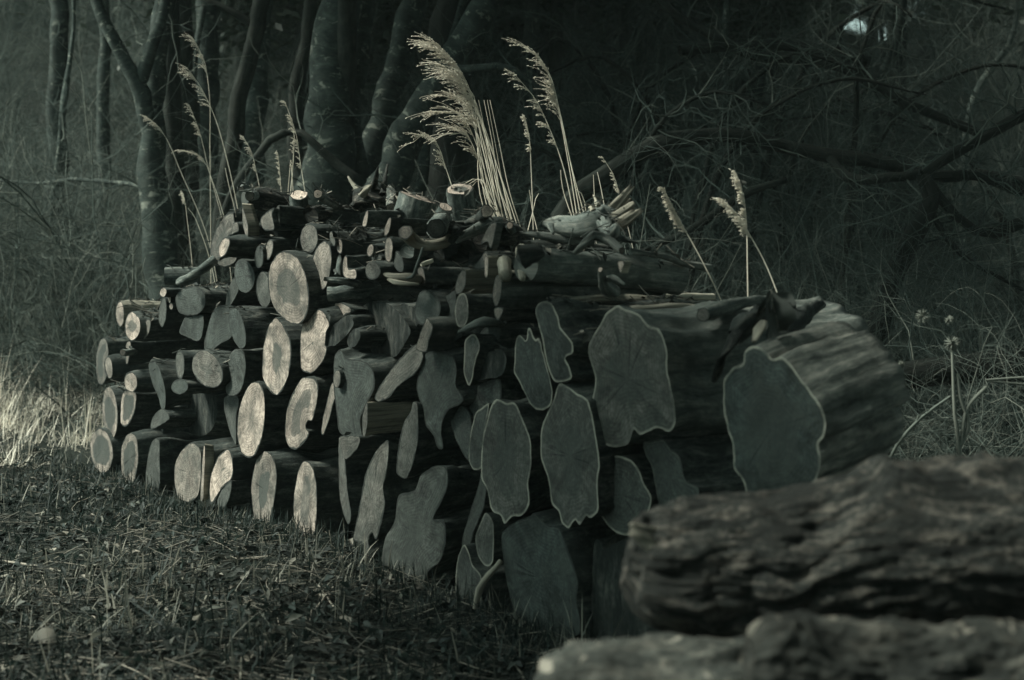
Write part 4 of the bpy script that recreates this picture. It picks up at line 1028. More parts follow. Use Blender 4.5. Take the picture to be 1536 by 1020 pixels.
# ------------------------------------------------------------------ trees
def tree(label, Y, limbs, mat='trunk', name="tree", group="trees standing behind the woodpile", cat="tree", nseg=14, depth=0.0, bcol=1.0, ground_first=True, twigs=None):
    """limbs: list of lists of (x, y, r_px[, dY]) photo points at distance Y; the first is the trunk and is carried down into the soil"""
    root = None
    if twigs is None:
        twigs = 26 if 'thicket' in group else 8
    for k, lm in enumerate(limbs):
        pts, rad = [], []
        for pt in lm:
            x, y, r = pt[:3]
            dy = pt[3] if len(pt) > 3 else 0.0
            pts.append(pix(x, y, Y + dy)); rad.append(r * (Y + dy) / F)
        if k == 0:
            b = pts[0].copy()
            gz0 = float(terrain(b[0], b[1])) - .15
            if ground_first and b[2] > gz0 + .1:
                b2 = np.array((b[0] + (b[0] - pts[1][0]) * .1, b[1], gz0))
                pts.insert(0, b2); rad.insert(0, rad[0] * 1.35)
            root = empty(name, tuple(float(c) for c in pts[0]), label, cat, group)
        n = int(np.clip(np.linalg.norm(np.diff(np.array(pts), axis=0), axis=1).sum() / .12, 8, 60))
        p, r = spline(pts, rad, n)
        s0 = random.uniform(0, 90)
        p = p + np.array([noise.noise_vector(Vector((i * .45, s0, 0))) * (0.45 * r[i]) + noise.noise_vector(Vector((i * .13, s0, 7))) * .05 for i in range(n)]) * np.clip(np.arange(n) / 4, 0, 1)[:, None]
        V, Q, UV = tube_geo(p, r, nseg if k == 0 else 9, 0.006 if k == 0 else .004, 14, .4, s0, 1.0, .13)
        V = np.vstack([V, p[-1]]); UV = np.vstack([UV, UV[-1]])
        ns = nseg if k == 0 else 9
        i = np.arange(ns)
        T = np.stack([(n - 1) * ns + i, (n - 1) * ns + (i + 1) % ns, np.full(ns, len(V) - 1)], 1)
        o = mk("trunk" if k == 0 else "limb", V, [Q, T], M[mat], root, uv=UV + random.uniform(0, 40))
        o.color = (bcol, bcol, bcol, 1)
        if twigs:
            polys, rr2 = [], []
            for _ in range(int(twigs * (1 if k == 0 else .6))):
                i = random.randrange(2, n - 1)
                d = np.array([random.gauss(0, 1), random.gauss(0, .6), random.gauss(.1, 1)])
                tt = p[i] - p[i - 1]; tt /= np.linalg.norm(tt) + 1e-9
                d = d / np.linalg.norm(d) + tt * random.uniform(-.2, .9)
                L = random.uniform(.25, 1.1)
                q = [p[i]]
                for u in range(6):
                    d = d / np.linalg.norm(d) + np.array([random.gauss(0, .28) for _ in range(3)])
                    q.append(q[-1] + d / np.linalg.norm(d) * L / 6)
                r0 = min(r[i] * .4, random.uniform(.004, .010))
                polys.append(np.array(q)); rr2.append(np.linspace(r0, .0012, 7))
                for _ in range(3):
                    m0 = random.randrange(2, 6)
                    d2 = (q[m0] - q[m0 - 1]) / (L / 6) + np.array([random.gauss(0, .7) for _ in range(3)])
                    w = [q[m0]]
                    for u in range(4):
                        d2 = d2 / np.linalg.norm(d2) + np.array([random.gauss(0, .3) for _ in range(3)])
                        w.append(w[-1] + d2 / np.linalg.norm(d2) * L * .12)
                    polys.append(np.array(w)); rr2.append(np.linspace(r0 * .5, .0008, 5))
            V2, Q2, ix = polylines(polys, rr2, 3)
            tw = mk("twigs", V2, Q2, M['twig'], root, attrs={"tone": np.clip(RNG.normal(.4, .2, len(polys)), 0, 1)[ix]}, smooth=False)
            tw["kind"] = "stuff"
    return root

tree("forked grey tree at the far end of the pile with a dark V of limbs", 11.5,
     [[(248, 395, 27), (240, 330, 24), (232, 230, 20), (232, 120, 16), (246, 0, 15), (250, -150, 13), (255, -500, 8)],
      [(222, 190, 13, -.3), (210, 130, 13, -.35), (180, 75, 10, -.4), (150, 15, 9, -.4), (120, -120, 7, -.4)],
      [(212, 120, 11, -.35), (228, 70, 9, -.4), (246, 20, 8, -.4), (250, -80, 7, -.4)],
      [(238, 292, 5), (195, 275, 3.5, .3), (120, 268, 3, .9), (40, 270, 2.5, 1.6), (-60, 275, 2, 2.4)]])
tree("straight dark tree just beyond the forked one", 13.0, [[(272, 350, 26), (270, 200, 24), (268, 60, 22), (262, -60, 20), (255, -500, 12)]], mat='trunk_dark')
tree("slim grey tree with a kinked stem between two dark ones", 14.5, [[(312, 340, 22), (305, 200, 20), (312, 60, 19), (318, -100, 17), (320, -450, 9)], [(290, 130, 4, -.3), (298, 60, 4, -.3), (304, 10, 5, -.3)]], bcol=.8)
tree("dark leaning tree crossing before the pale slender one", 12.2, [[(335, 330, 14), (345, 210, 13), (362, 120, 12), (388, 20, 12), (405, -90, 11), (440, -450, 7)], [(375, 35, 7), (345, 12, 5), (310, -5, 4)]], mat='trunk_dark')
tree("pale slender tree with a gentle curve, over the upright stump", 13.2, [[(372, 320, 20), (378, 200, 18), (388, 90, 16), (396, -20, 15), (400, -450, 9)]], bcol=1.15)
tree("thin dark tree right against the banded beech", 12.8, [[(448, 290, 12), (446, 150, 11), (462, 40, 10), (470, -80, 9), (480, -400, 6)]], mat='trunk_dark')
tree("broad beech with pale banded bark, the thickest behind the pile", 11.8,
     [[(480, 330, 44), (488, 250, 38), (502, 120, 32), (514, 0, 29), (520, -150, 26), (525, -550, 14)],
      [(545, 270, 14, .2), (530, 200, 13, .2), (545, 100, 12, .2), (552, 0, 12, .2), (556, -200, 10, .2)]])
tree("thin arched sapling bent over before the banded beech", 10.8, [[(350, 290, 6), (385, 235, 6), (420, 200, 6), (446, 196, 6), (480, 225, 6), (515, 258, 7), (548, 282, 7)]], mat='trunk_dark', nseg=10, ground_first=True)
tree("leaning beech stem with pale patches beside the broad one", 12.6,
     [[(540, 300, 26), (556, 230, 24), (588, 130, 21), (612, 40, 20), (622, -40, 19), (650, -450, 10)]])
tree("strongly leaning grey beech with two stems rising over the tilted block", 11.4,
     [[(560, 320, 30), (590, 240, 26), (638, 150, 22), (690, 70, 24), (745, -10, 22), (850, -150, 18), (1000, -400, 10)],
      [(600, 260, 14, .2), (655, 150, 13, .2), (700, 80, 12, .25)],
      [(640, 105, 9, -.2), (700, 102, 6, -.3), (760, 103, 6, -.4), (800, 130, 4, -.4), (870, 165, 3, -.4)]], bcol=.85)
tree("black upright trunk behind the curved plume grass", 14.0, [[(668, 330, 32), (672, 200, 30), (680, 60, 28), (686, -60, 26), (690, -450, 16)]], mat='trunk_dark', bcol=.6)
tree("slender trunk rising from the leaning beech's foot", 12.0, [[(628, 300, 9), (640, 200, 8), (662, 110, 7), (690, 20, 6), (720, -120, 5)]], bcol=.8, nseg=10)
# right hand thicket: arching boughs and leaning stems
tree("dark bough arching sideways through the thicket over the driftwood snag", 10.2,
     [[(868, 300, 15), (930, 255, 14), (985, 220, 14), (1080, 205, 12), (1180, 218, 11), (1260, 232, 12), (1330, 240, 11), (1400, 262, 10), (1480, 260, 8), (1600, 285, 6)],
      [(1245, 236, 6, -.2), (1270, 262, 8, -.3), (1330, 265, 7, -.4), (1375, 262, 8, -.4)]], mat='trunk_dark', cat="tree", group="arching trees in the thicket", nseg=12)
tree("slimmer dark bough arching above, dipping towards the far dark corner", 11.5,
     [[(960, -60, 6), (1000, 10, 7), (1060, 50, 7), (1120, 85, 8), (1200, 92, 9), (1280, 108, 10), (1330, 140, 9), (1410, 178, 7), (1480, 215, 7)],
      [(1020, 76, 9, .4), (1100, 70, 9, .5), (1200, 72, 10, .5), (1300, 96, 8, .3)]], mat='trunk_dark', group="arching trees in the thicket", nseg=12, ground_first=False)
tree("black leaning trunk with fanned crooked boughs at the thicket's edge", 9.0,
     [[(1310, 500, 18), (1340, 420, 16), (1375, 340, 15), (1400, 290, 13), (1385, 262, 10)],
      [(1390, 270, 8), (1430, 320, 7), (1470, 350, 8), (1536, 330, 10), (1620, 320, 10)],
      [(1385, 262, 7), (1440, 225, 8), (1500, 190, 9), (1580, 150, 10)],
      [(1380, 262, 7), (1400, 320, 5), (1440, 380, 4), (1536, 440, 3)],
      [(1390, 265, 6), (1470, 262, 7), (1560, 300, 8)]], mat='trunk_dark', group="arching trees in the thicket", bcol=.7)
tree("crooked pale stem standing in the far corner of the thicket", 12.5, [[(1455, 180, 5), (1465, 140, 6), (1485, 108, 6), (1510, 75, 5), (1525, 30, 4), (1530, -60, 3)]], bcol=1.7, group="arching trees in the thicket", nseg=8)
tree("pale crooked stem behind the arching dark bough", 12.0, [[(1040, 300, 12), (1062, 210, 6), (1082, 160, 6), (1085, 100, 5), (1090, 20, 5), (1100, -200, 4)]], bcol=1.1, group="arching trees in the thicket", nseg=8)
tree("grey stem swaying between two arching boughs", 11.8, [[(1290, 330, 10), (1312, 200, 7), (1318, 130, 6), (1340, 65, 6), (1360, -20, 5), (1380, -250, 4)]], bcol=1.0, group="arching trees in the thicket", nseg=8)
tree("broad dim trunk slanting in the thicket behind the massive short log", 12.0, [[(1240, 440, 26), (1275, 360, 24), (1310, 290, 18), (1330, 240, 12)]], bcol=.7, group="arching trees in the thicket", nseg=10)
tree("fallen dark bole lying level behind the massive short log", 7.4, [[(1290, 572, 20), (1400, 555, 22), (1536, 540, 24), (1700, 520, 26)]], mat='trunk_dark', name="fallen_tree", cat="tree", group="arching trees in the thicket", bcol=.7, ground_first=False)
tree("thin dark pole slanting over the dry stalk heads", 9.4, [[(960, 385, 5), (1040, 345, 6), (1120, 295, 7), (1180, 270, 5)]], mat='trunk_dark', group="arching trees in the thicket", nseg=8)
for k, (lab, lm, Y, bc) in enumerate([
    ("smooth far trunk at the left border behind fuzzy twigs", [(82, 350, 16), (86, 150, 14), (90, -60, 13), (92, -300, 8)], 15.5, .8),
    ("slim far trunk with a swollen bend near the fuzzy twigs", [(90, 200, 4), (98, 150, 6), (106, 100, 3), (108, 20, 3), (108, -100, 3)], 14, 1.5),
    ("far trunk standing in the dark gap by the forked tree", [(160, 340, 10), (157, 200, 10), (155, 80, 9), (150, -60, 8), (150, -300, 6)], 15, .9),
    ("dim far trunk seen between plume grass and leaning beech", [(775, 320, 12), (790, 150, 12), (800, -50, 11), (810, -300, 8)], 17, .6),
    ("dim far trunk above the driftwood snag", [(938, 300, 14), (940, 150, 13), (944, -50, 12), (950, -300, 8)], 18, .6),
    ("dim far trunk above the dry stalk heads", [(1130, 300, 14), (1135, 100, 13), (1140, -50, 12), (1150, -300, 8)], 19, .6),
    ("dark far trunk between the two bright sky gaps", [(1345, 300, 10), (1348, 100, 10), (1352, -50, 10), (1360, -300, 7)], 19, .5)]):
    tree(lab, Y, [lm], bcol=bc, group="far trunks in the wood", nseg=10)
for k, (lab, lm, Y) in enumerate([
    ("thin black trunk crossing the middle of the bright sky gap", [(1262, 200, 5), (1258, 80, 4), (1264, 20, 4), (1262, -60, 3), (1268, -200, 2)], 23),
    ("forked black trunk at the edge of the bright sky gap", [(1296, 200, 7), (1300, 90, 6), (1306, 20, 5), (1300, -60, 4), (1290, -200, 3)], 24),
    ("crooked black trunk leaning into the bright sky gap", [(1215, 200, 6), (1224, 90, 5), (1238, 30, 4), (1246, -40, 3), (1262, -160, 2)], 22),
    ("slight black trunk beyond the bright sky gap", [(1328, 200, 5), (1326, 80, 4), (1320, 10, 4), (1316, -90, 3)], 25)]):
    tree(lab, Y, [lm], mat='trunk_dark', bcol=.6, group="far trunks in the wood", nseg=8, twigs=90)

for k in range(16):
    x0 = random.uniform(820, 1560); Y = random.uniform(10.2, 13.5); s = random.choice((-1, 1)); ht_ = random.uniform(180, 420); sp = random.uniform(80, 330) * s
    y0 = 400 + random.uniform(-20, 20)
    lm = [(x0, y0, 6), (x0 + sp * .12, y0 - ht_ * .45, 5), (x0 + sp * .4, y0 - ht_ * .85, 4, -.2), (x0 + sp * .75, y0 - ht_, 3, -.3), (x0 + sp * 1.2, y0 - ht_ * .93, 2, -.4)]
    tree("thin arching sapling with fine twigs in the dim thicket", Y, [lm], mat='trunk_dark', group="arching saplings in the thicket", nseg=8, twigs=75)
# ------------------------------------------------------------------ bare shrubs
def shrub_mesh(seed, stems, h, spread, depth=3, droop=0.25, r0=.007, wig=.16):
    rg = np.random.default_rng(seed)
    polys, rad, tone = [], [], []
    def grow(p, d, L, r, lv):
        n = 6
        pts = [p]
        dd = d.copy()
        for i in range(n):
            dd = dd + rg.normal(0, wig, 3) + np.array((0, 0, -droop * .12 * (3 - lv + 1) * i / n))
            dd /= np.linalg.norm(dd)
            p = p + dd * L / n
            pts.append(p)
        polys.append(np.array(pts)); rad.append(np.linspace(r, r * .45, n + 1)); tone.append(np.clip(rg.normal(.42, .24), 0, 1))
        if lv > 0:
            for _ in range(rg.integers(3, 6)):
                i = rg.integers(1, n)
                nd = (pts[i + 1] - pts[i]); nd /= np.linalg.norm(nd)
                nd = nd + rg.normal(0, .62, 3); nd[2] += .1
                nd /= np.linalg.norm(nd)
                grow(pts[i], nd, L * rg.uniform(.4, .72), r * .55, lv - 1)
    for _ in range(stems):
        a = rg.uniform(0, 2 * math.pi)
        d = np.array((math.cos(a) * spread, math.sin(a) * spread, 1.0)) + rg.normal(0, .2, 3)
        grow(np.array((rg.normal(0, .12), rg.normal(0, .12), -.05)), d / np.linalg.norm(d), h * rg.uniform(.6, 1.1), r0 * rg.uniform(.6, 1.3), depth)
    V, Q, idx = polylines(polys, rad, 3)
    return V, Q, np.array(tone)[idx]
SHRUB_LABEL = "bare twiggy shrub in the dim thicket behind the woodpile"
SHRUB_GROUP = "bare shrubs in the thicket"
protos = []
for k in range(7):
    V, Q, tn = shrub_mesh(50 + k, [9, 7, 11, 8, 10, 8, 9][k], [1.5, 1.8, 1.3, 1.6, 1.9, 1.1, 1.4][k], [.5, .35, .8, .6, .45, 1.0, .7][k], 3 if k % 2 else 3, [.25, .15, .6, .3, .2, .9, .5][k])
    o = mk("bare_shrub", V, Q, M['twig'], attrs={"tone": tn}, smooth=False)
    tag(o, SHRUB_LABEL, "shrub", SHRUB_GROUP)
    protos.append([o, False])
for k in range(4):
    V, Q, tn = shrub_mesh(90 + k, 15, [1.3, 1.7, 1.1, 1.5][k], [.9, .6, 1.1, .8][k], 3, [.9, .7, 1.2, .8][k], .0042, .2)
    o = mk("bare_shrub", V, Q, M['twig'], attrs={"tone": np.clip(tn + .12, 0, 1)}, smooth=False)
    tag(o, SHRUB_LABEL, "shrub", SHRUB_GROUP)
    protos.append([o, False])
rg = np.random.default_rng(5)
spots = []
for _ in range(4000):
    y = rg.uniform(9.0, 24); r = rg.uniform(-.42, .42); x = r * y
    if AX[0] * x + AX[1] * y < C0 + 1.6 and x > -3.2: continue          # keep clear of the pile
    if x < -2.2 and y < 13.0: continue                                     # grassy clearing
    if abs(r - .25) < .07 and y > 14.5: continue                         # open view to the sky gap
    if len(spots) > 215: break
    if all((x - a) ** 2 + (y - b) ** 2 > (.55 + .02 * y) ** 2 for a, b in spots):
        spots.append((x, y))
spots += [(2.0, 7.0), (2.6, 7.6), (2.9, 6.6), (1.9, 8.0), (1.2, 8.2), (2.4, 6.0), (3.2, 7.4), (0.6, 8.6), (2.2, 8.8), (0.2, 9.0), (2.9, 8.4), (1.5, 9.4), (3.0, 9.2), (0.9, 9.6), (-.5, 9.8), (3.6, 8.9), (2.4, 9.7), (1.7, 7.4), (2.3, 6.6),
          (-4.6, 13.0), (-4.0, 13.2), (-5.2, 13.4), (-3.5, 12.9), (-4.4, 12.5), (-5.0, 12.6), (-3.0, 12.4), (-3.7, 12.2), (-3.2, 11.6), (-2.7, 11.2), (-4.2, 12.8), (-4.8, 13.2), (-3.8, 13.4), (-4.5, 13.8), (-3.4, 12.4), (-5.1, 13.8)]
for k, (x, y) in enumerate(spots):
    pr = protos[k % 11]
    o = pr[0] if not pr[1] else pr[0].copy()
    if pr[1]:
        COL.objects.link(o)
    pr[1] = True
    s = rg.uniform(.7, 1.25) * (1.0 + .03 * max(0, y - 12)) * (1.45 if x < -2.5 and y < 14 else 1)
    o.location = (x, y, float(terrain(x, y)))
    o.rotation_euler = (rg.normal(0, .08), rg.normal(0, .08), rg.uniform(0, 6.28))
    o.scale = (s, s, s * rg.uniform(.8, 1.2))

# ------------------------------------------------------------------ evergreen crowns that shade the wood (mostly above the frame)
def crown_mesh(seed, n=26000, leaf=.03):
    rg = np.random.default_rng(seed)
    cl = rg.normal(0, 1, (70, 3)); cl /= np.linalg.norm(cl, axis=1)[:, None]
    cl *= (rg.uniform(.25, 1.0, 70) ** .6)[:, None]
    c = cl[rg.integers(0, 70, n)] + rg.normal(0, .17, (n, 3))
    nrm = rg.normal(0, 1, (n, 3)); nrm[:, 2] = np.abs(nrm[:, 2]) + .4
    nrm /= np.linalg.norm(nrm, axis=1)[:, None]
    a = np.cross(nrm, rg.normal(0, 1, (n, 3))); a /= np.linalg.norm(a, axis=1)[:, None]
    b = np.cross(nrm, a)
    s = leaf * rg.uniform(.55, 1.2, n)[:, None]
    V = np.stack([c - a * s, c + b * s * .45 + nrm * s * .12, c + a * s, c - b * s * .45 + nrm * s * .12], 1).reshape(-1, 3)
    Q = np.arange(n * 4).reshape(-1, 4)
    return V, Q, np.repeat(np.clip(rg.normal(.45, .25, n), 0, 1), 4)
crowns = []
for k in range(4):
    V, Q, tn = crown_mesh(200 + k)
    crowns.append((V, Q, tn))
crown_me = []
tv, tq, tu = tube_geo(*spline([(0, 0, -1), (.02, .01, -.4), (-.02, 0, .3)], [.055, .045, .02], 8), 10, 0, 20, .3, 0)
def evergreen(x, y, zc, R, k, label, group, squash=.8, off=(0, 0)):
    root = empty("evergreen_tree", (x, y, float(terrain(x, y))), label, "tree", group)
    if len(crown_me) <= k:
        V, Q, tn = crowns[k]
        o = mk("crown", V, Q, M['leaf'], attrs={"tone": tn}, smooth=False)
        crown_me.append(o.data)
    else:
        o = bpy.data.objects.new("crown", crown_me[k]); COL.objects.link(o)
    o.parent = root
    h = zc - root.location.z
    o.location = (off[0], off[1], h); o.scale = (R, R, R * squash); o.rotation_euler = (0, 0, rg.uniform(0, 6.28))
    p, r = spline([(0, 0, -.2), (rg.normal(0, .1) + off[0] * .15, rg.normal(0, .1) + off[1] * .15, h * .6), (off[0], off[1], h + R * .4)], [.10, .08, .04], 14)
    V, Q, U = tube_geo(p, r, 9, .004, 12, .3, x, 1, .1)
    t = mk("trunk", V, Q, M['trunk_dark'], None, uv=U)
    t.parent = root
EV = "tall dark evergreen whose crown closes the wood overhead"
evs = []
for _ in range(3000):
    y = rg.uniform(15.5, 30); x = rg.uniform(-.55, .55) * y
    if abs(x - .255 * y) < 4.2 or (x < -.2 * y and y < 25): continue
    if len(evs) >= 40: break
    if all((x - a) ** 2 + (y - b) ** 2 > 3.1 ** 2 for a, b in evs):
        evs.append((x, y))
for k, (x, y) in enumerate(evs):
    R = rg.uniform(2.2, 3.4)
    zlow = CAMH + .17 * y
    evergreen(x, y, max(zlow + R * rg.uniform(.55, 1.0), float(terrain(x, y)) + R * .8 + 1.0), R, k % 4, EV, "evergreens closing the wood")
for k, (x, y, zc, R) in enumerate([(4.2, 24, 6.0, 1.25), (7.0, 26, 6.0, .7), (8.9, 27, 6.4, 1.2), (7.7, 34, 6.3, .7), (10.3, 33, 6.6, 1.0), (6.9, 30, 6.9, .4), (6.2, 28, 6.1, .32), (6.6, 28.5, 6.5, .3), (7.0, 29, 5.9, .34), (7.5, 29.5, 6.7, .36), (6.0, 27, 6.6, .3), (6.4, 26.5, 5.4, .3), (3.6, 19, 5.4, 1.2), (8.2, 24, 5.6, 1.2)]):
    evergreen(x, y, zc, R, k % 4, "thin dark evergreen partly veiling the bright sky gap", "evergreens at the sky gap")
SHADE = [(3.6, 5.2, 5.7, 2.8), (4.7, 11.0, 6.0, 2.8), (5.4, 8.0, 5.4, 2.8), (4.2, 1.5, 5.2, 2.8), (-2.75, 4.75, 3.3, 1.05), (-2.7, 3.95, 4.05, .85),
         (5.6, -2.0, 4.2, 3.0), (2.6, -4.6, 4.0, 3.0), (-1.2, -5.2, 4.2, 3.0), (-4.6, -5.6, 3.6, 2.8), (0.8, -8.0, 7.5, 3.4), (5.0, -6.5, 7.5, 3.4), (7.6, 2.0, 7.5, 3.4), (-3.4, -9.0, 7.0, 3.2),
         (1.6, 1.6, 7.6, 3.0), (3.0, 6.2, 8.2, 3.0), (-1.6, -1.6, 7.4, 3.0), (4.6, 9.8, 9.0, 3.2), (-2.75, 12.0, 6.6, 2.4)]  # trees added with crowns out of view, to shade pile and thicket
for k, (x, y, zc, R) in enumerate(SHADE):
    evergreen(x, y, zc, R, k % 4, "evergreen added for shade, its crown outside the picture", "evergreens added for shade")

evergreen(-1.5, 12.1, 5.5, 1.8, 1, "leaning evergreen added behind the banded beech, its crown over the pile to shade the thicket", "evergreens added for shade", off=(.5, -4.0))  # crown leaned out above view, added to shade the thicket

# ------------------------------------------------------------------ thin teal haze added to lift the shadows
hm = bpy.data.materials.new("shadow_lift_haze")
hm.use_nodes = True
ht = hm.node_tree
for n_ in list(ht.nodes):
    if n_.type == 'BSDF_PRINCIPLED':
        ht.nodes.remove(n_)
pv = ht.nodes.new("ShaderNodeVolumePrincipled")
pv.inputs["Color"].default_value = (0.80, 1.0, 0.95, 1)
pv.inputs["Density"].default_value = 0.0008
ht.links.new(pv.outputs[0], ht.nodes["Material Output"].inputs["Volume"])
hx0, hx1, hy0, hy1, hz0, hz1 = -150.0, 150.0, -75.0, 300.0, -1.6, 26.0
hv = [(x, y, z) for z in (hz0, hz1) for y in (hy0, hy1) for x in (hx0, hx1)]
hz = mk("haze", hv, np.array([(0, 2, 3, 1), (4, 5, 7, 6), (0, 1, 5, 4), (2, 6, 7, 3), (0, 4, 6, 2), (1, 3, 7, 5)]), hm, smooth=False)
hz["kind"] = "stuff"
# ------------------------------------------------------------------ plume grass
def plume_clump(label, stems, o_base, thick=1.0, group="plume grass growing up behind the woodpile", plume_scale=1.0, Yd=None):
    """stems: list of (photo polyline from pile top to tip, plume length fraction or 0, spikelet spread px)"""
    x0, y0 = stems[0][0][0]
    base = P(x0, y0, o_base)
    gz0 = float(terrain(base[0], base[1]))
    root = empty("plume_grass", (float(base[0]), float(base[1]), gz0), label, "grass", group)
    for pl, frac, spread in stems:
        Y = P(*pl[0], o_base)[1] + random.uniform(-.06, .06)
        pts = [pix(x, y, Y + random.uniform(-.01, .01)) for x, y in pl]
        d = pts[0] - pts[1]
        foot = np.array((pts[0][0] + d[0] / max(abs(d[2]), .05) * .35, Y, gz0 - .02))
        pts = [foot] + pts
        r = np.linspace(.0030, .0013, len(pts)) * thick
        p, rr = spline(pts, r, 44)
        V, Q, _ = polylines([p], [rr], 5)
        mk("stem", V, Q, M['straw'], root, attrs={"tone": np.full(len(V), .72) + RNG.uniform(-.2, .2)})
        if frac:
            # the plume: thin racemes drooping to one side from the top part of the stem
            n = len(p)
            i0 = int(n * (1 - frac * .5))
            px = Y / F
            polys, rad, sp = [], [], []
            for j in sorted(random.uniform(i0, n - 1.01) ** 1.0 for _ in range(int(20 * plume_scale))):
                i = int(j); f = j - i
                q0 = p[i] * (1 - f) + p[min(i + 1, n - 1)] * f
                for _ in range(2):
                    L = spread * .85 * px * random.uniform(.5, 1.25)
                    tdir = p[min(i + 1, n - 1)] - p[i - 1]; tdir /= np.linalg.norm(tdir)
                    side = np.array((-1.0, random.uniform(-.7, .7), random.uniform(-.05, .35)))
                    dd = tdir + side * random.uniform(.02, .30)
                    dd /= np.linalg.norm(dd)
                    s = np.linspace(0, 1, 7)[:, None]
                    q = q0 + dd * L * s + np.array((0, 0, -1.0)) * (s ** 2.5) * L * random.uniform(.1, .5) + np.array((-1.0, random.uniform(-.3, .3), 0)) * s ** 2.2 * L * random.uniform(.05, .45)
                    polys.append(q); rad.append(np.linspace(.0012, .0008, 7) * thick)
                    for u in range(1, 7):
                        for w in range(2):
                            if random.random() < .45: continue
                            c = q[u] + np.array([random.uniform(-1, 1) for _ in range(3)]) * .003
                            dv = (q[u] - q[u - 1]); dv /= np.linalg.norm(dv) + 1e-9
                            dv = dv + np.array([random.uniform(-.5, .5) for _ in range(3)])
                            sp.append(np.array([c, c + dv * .0035 * thick, c + dv * .008 * thick])); 
            V1, Q1, _ = polylines(polys, rad, 3)
            V2, Q2, _ = polylines(sp, [np.array((.0005, .0021, .0004)) * thick] * len(sp), 3)
            V = np.vstack([V1, V2]); Q = np.vstack([Q1, Q2 + len(V1)])
            pm = mk("plume", V, Q, M['straw'], root, attrs={"tone": np.concatenate([np.full(len(V1), .5), np.repeat(RNG.uniform(.45, 1, len(sp)), 9)])})
            pm["kind"] = "stuff"
    return root

R_ = random.uniform
big = []
tips = [((742, 345), (722, 230), (700, 140), (672, 82), (632, 52)), ((750, 345), (728, 225), (706, 145), (680, 92), (640, 66)), ((758, 345), (735, 235), (712, 155), (690, 105), (655, 72)),
        ((765, 345), (742, 255), (718, 170), (696, 125), (664, 98)), ((772, 345), (750, 262), (722, 178), (700, 128), (668, 112)), ((760, 345), (736, 262), (712, 190), (694, 152), (668, 145)),
        ((752, 345), (730, 265), (708, 200), (692, 172), (668, 170)), ((778, 345), (755, 275), (728, 200), (706, 150), (684, 120)), ((748, 345), (728, 280), (712, 225), (698, 200), (674, 203)),
        ((768, 345), (744, 270), (720, 195), (704, 150), (690, 118))]
for t in tips:
    big.append((t, .27, 42))
for x, a, b, c in [(740, 726, 715, 706), (746, 730, 716, 705), (755, 740, 722, 712), (762, 744, 730, 718), (775, 752, 738, 726), (782, 765, 748, 735), (736, 720, 716, 712), (770, 757, 742, 731)]:
    big.append((((x, 345), (a, 290), (b, 210), (c, 150)), 0, 0))
for x, a, b in [(700, 738, 760), (712, 738, 756), (690, 735, 752)]:
    big.append((((760, 345), (b - 20, 300), (a - 18, 268), (x - 8, 285)), 0, 0))
plume_clump("tall dense plume grass clump with a heavy curved feathery head in the middle", big, .75, 1.0)
plume_clump("lone drooping grass head nodding over the tilted block", [(((684, 300), (668, 250), (652, 212), (635, 203), (619, 214)), .30, 26)], .7, .9)
plume_clump("twin plume grass with two fluffy heads over the driftwood snag",
            [(((866, 328), (852, 240), (832, 145), (815, 95), (790, 70)), .34, 36), (((872, 330), (856, 245), (838, 160), (824, 110), (800, 76)), .30, 30),
             (((862, 328), (842, 240), (824, 192), (804, 150), (776, 116)), .36, 26), (((878, 328), (860, 260), (846, 200), (838, 160)), 0, 0), (((858, 325), (846, 290), (842, 270), (841, 255)), 0, 0),
             (((880, 325), (876, 300), (868, 285), (862, 282)), 0, 0)], .85, 1.0)
plume_clump("fine upright grass stalk with a slim head between the two plume clumps", [(((800, 345), (797, 260), (793, 200), (788, 178)), .2, 10), (((792, 345), (800, 315), (806, 292), (808, 290)), 0, 0), (((806, 345), (798, 312), (795, 290), (794, 285)), 0, 0)], .7, .8)
plume_clump("straight pale stalk with feathered tip standing tallest over the far end", [(((316, 335), (315, 230), (313, 130), (306, 90), (290, 58)), .22, 22)], .9, .9)
plume_clump("long leaning stalk with thin plume crossing the straight pale one", [(((357, 315), (342, 245), (318, 165), (302, 132), (284, 106)), .24, 24), (((352, 312), (345, 285), (340, 262), (338, 252)), 0, 0)], .8, .9)
plume_clump("bowed thin stalk pointing out over the far clearing", [(((306, 340), (270, 255), (248, 205), (238, 190), (222, 177)), .16, 14)], .9, .8)
plume_clump("low bent stalk crossing at the foot of the straight pale one", [(((337, 328), (318, 270), (305, 240), (292, 230), (274, 226)), .2, 14), (((333, 328), (312, 250), (300, 200), (285, 160)), .2, 12)], .85, .7)
plume_clump("short stalk with a flower like bud above the far shoulder", [(((286, 372), (281, 330), (277, 300), (275, 292)), .12, 8), (((300, 345), (290, 322), (282, 312)), 0, 0)], .4, .8)
plume_clump("single slim stalk leaning before the pale slender tree", [(((391, 290), (384, 255), (376, 225), (365, 206)), .25, 10)], .8, .8)
plume_clump("paired stalks rising behind the upright stump", [(((436, 290), (440, 240), (440, 190), (428, 154)), .4, 12), (((458, 290), (450, 240), (445, 205), (437, 178)), .3, 10), (((432, 290), (434, 265), (436, 240)), 0, 0), (((440, 290), (438, 262), (437, 252)), 0, 0), (((422, 290), (420, 262), (417, 232)), .2, 6)], .7, .85)
plume_clump("stalk with a thick fluffy head leaning out past the driftwood snag", [(((1080, 447), (1050, 385), (1022, 335), (1010, 312), (997, 286)), .26, 15)], .8, 1.0, plume_scale=2.6)
plume_clump("upright stalk with a thick fluffy head behind the folded leaf", [(((1122, 445), (1121, 390), (1120, 340), (1115, 295), (1106, 264)), .28, 15)], .8, 1.0, plume_scale=2.6)
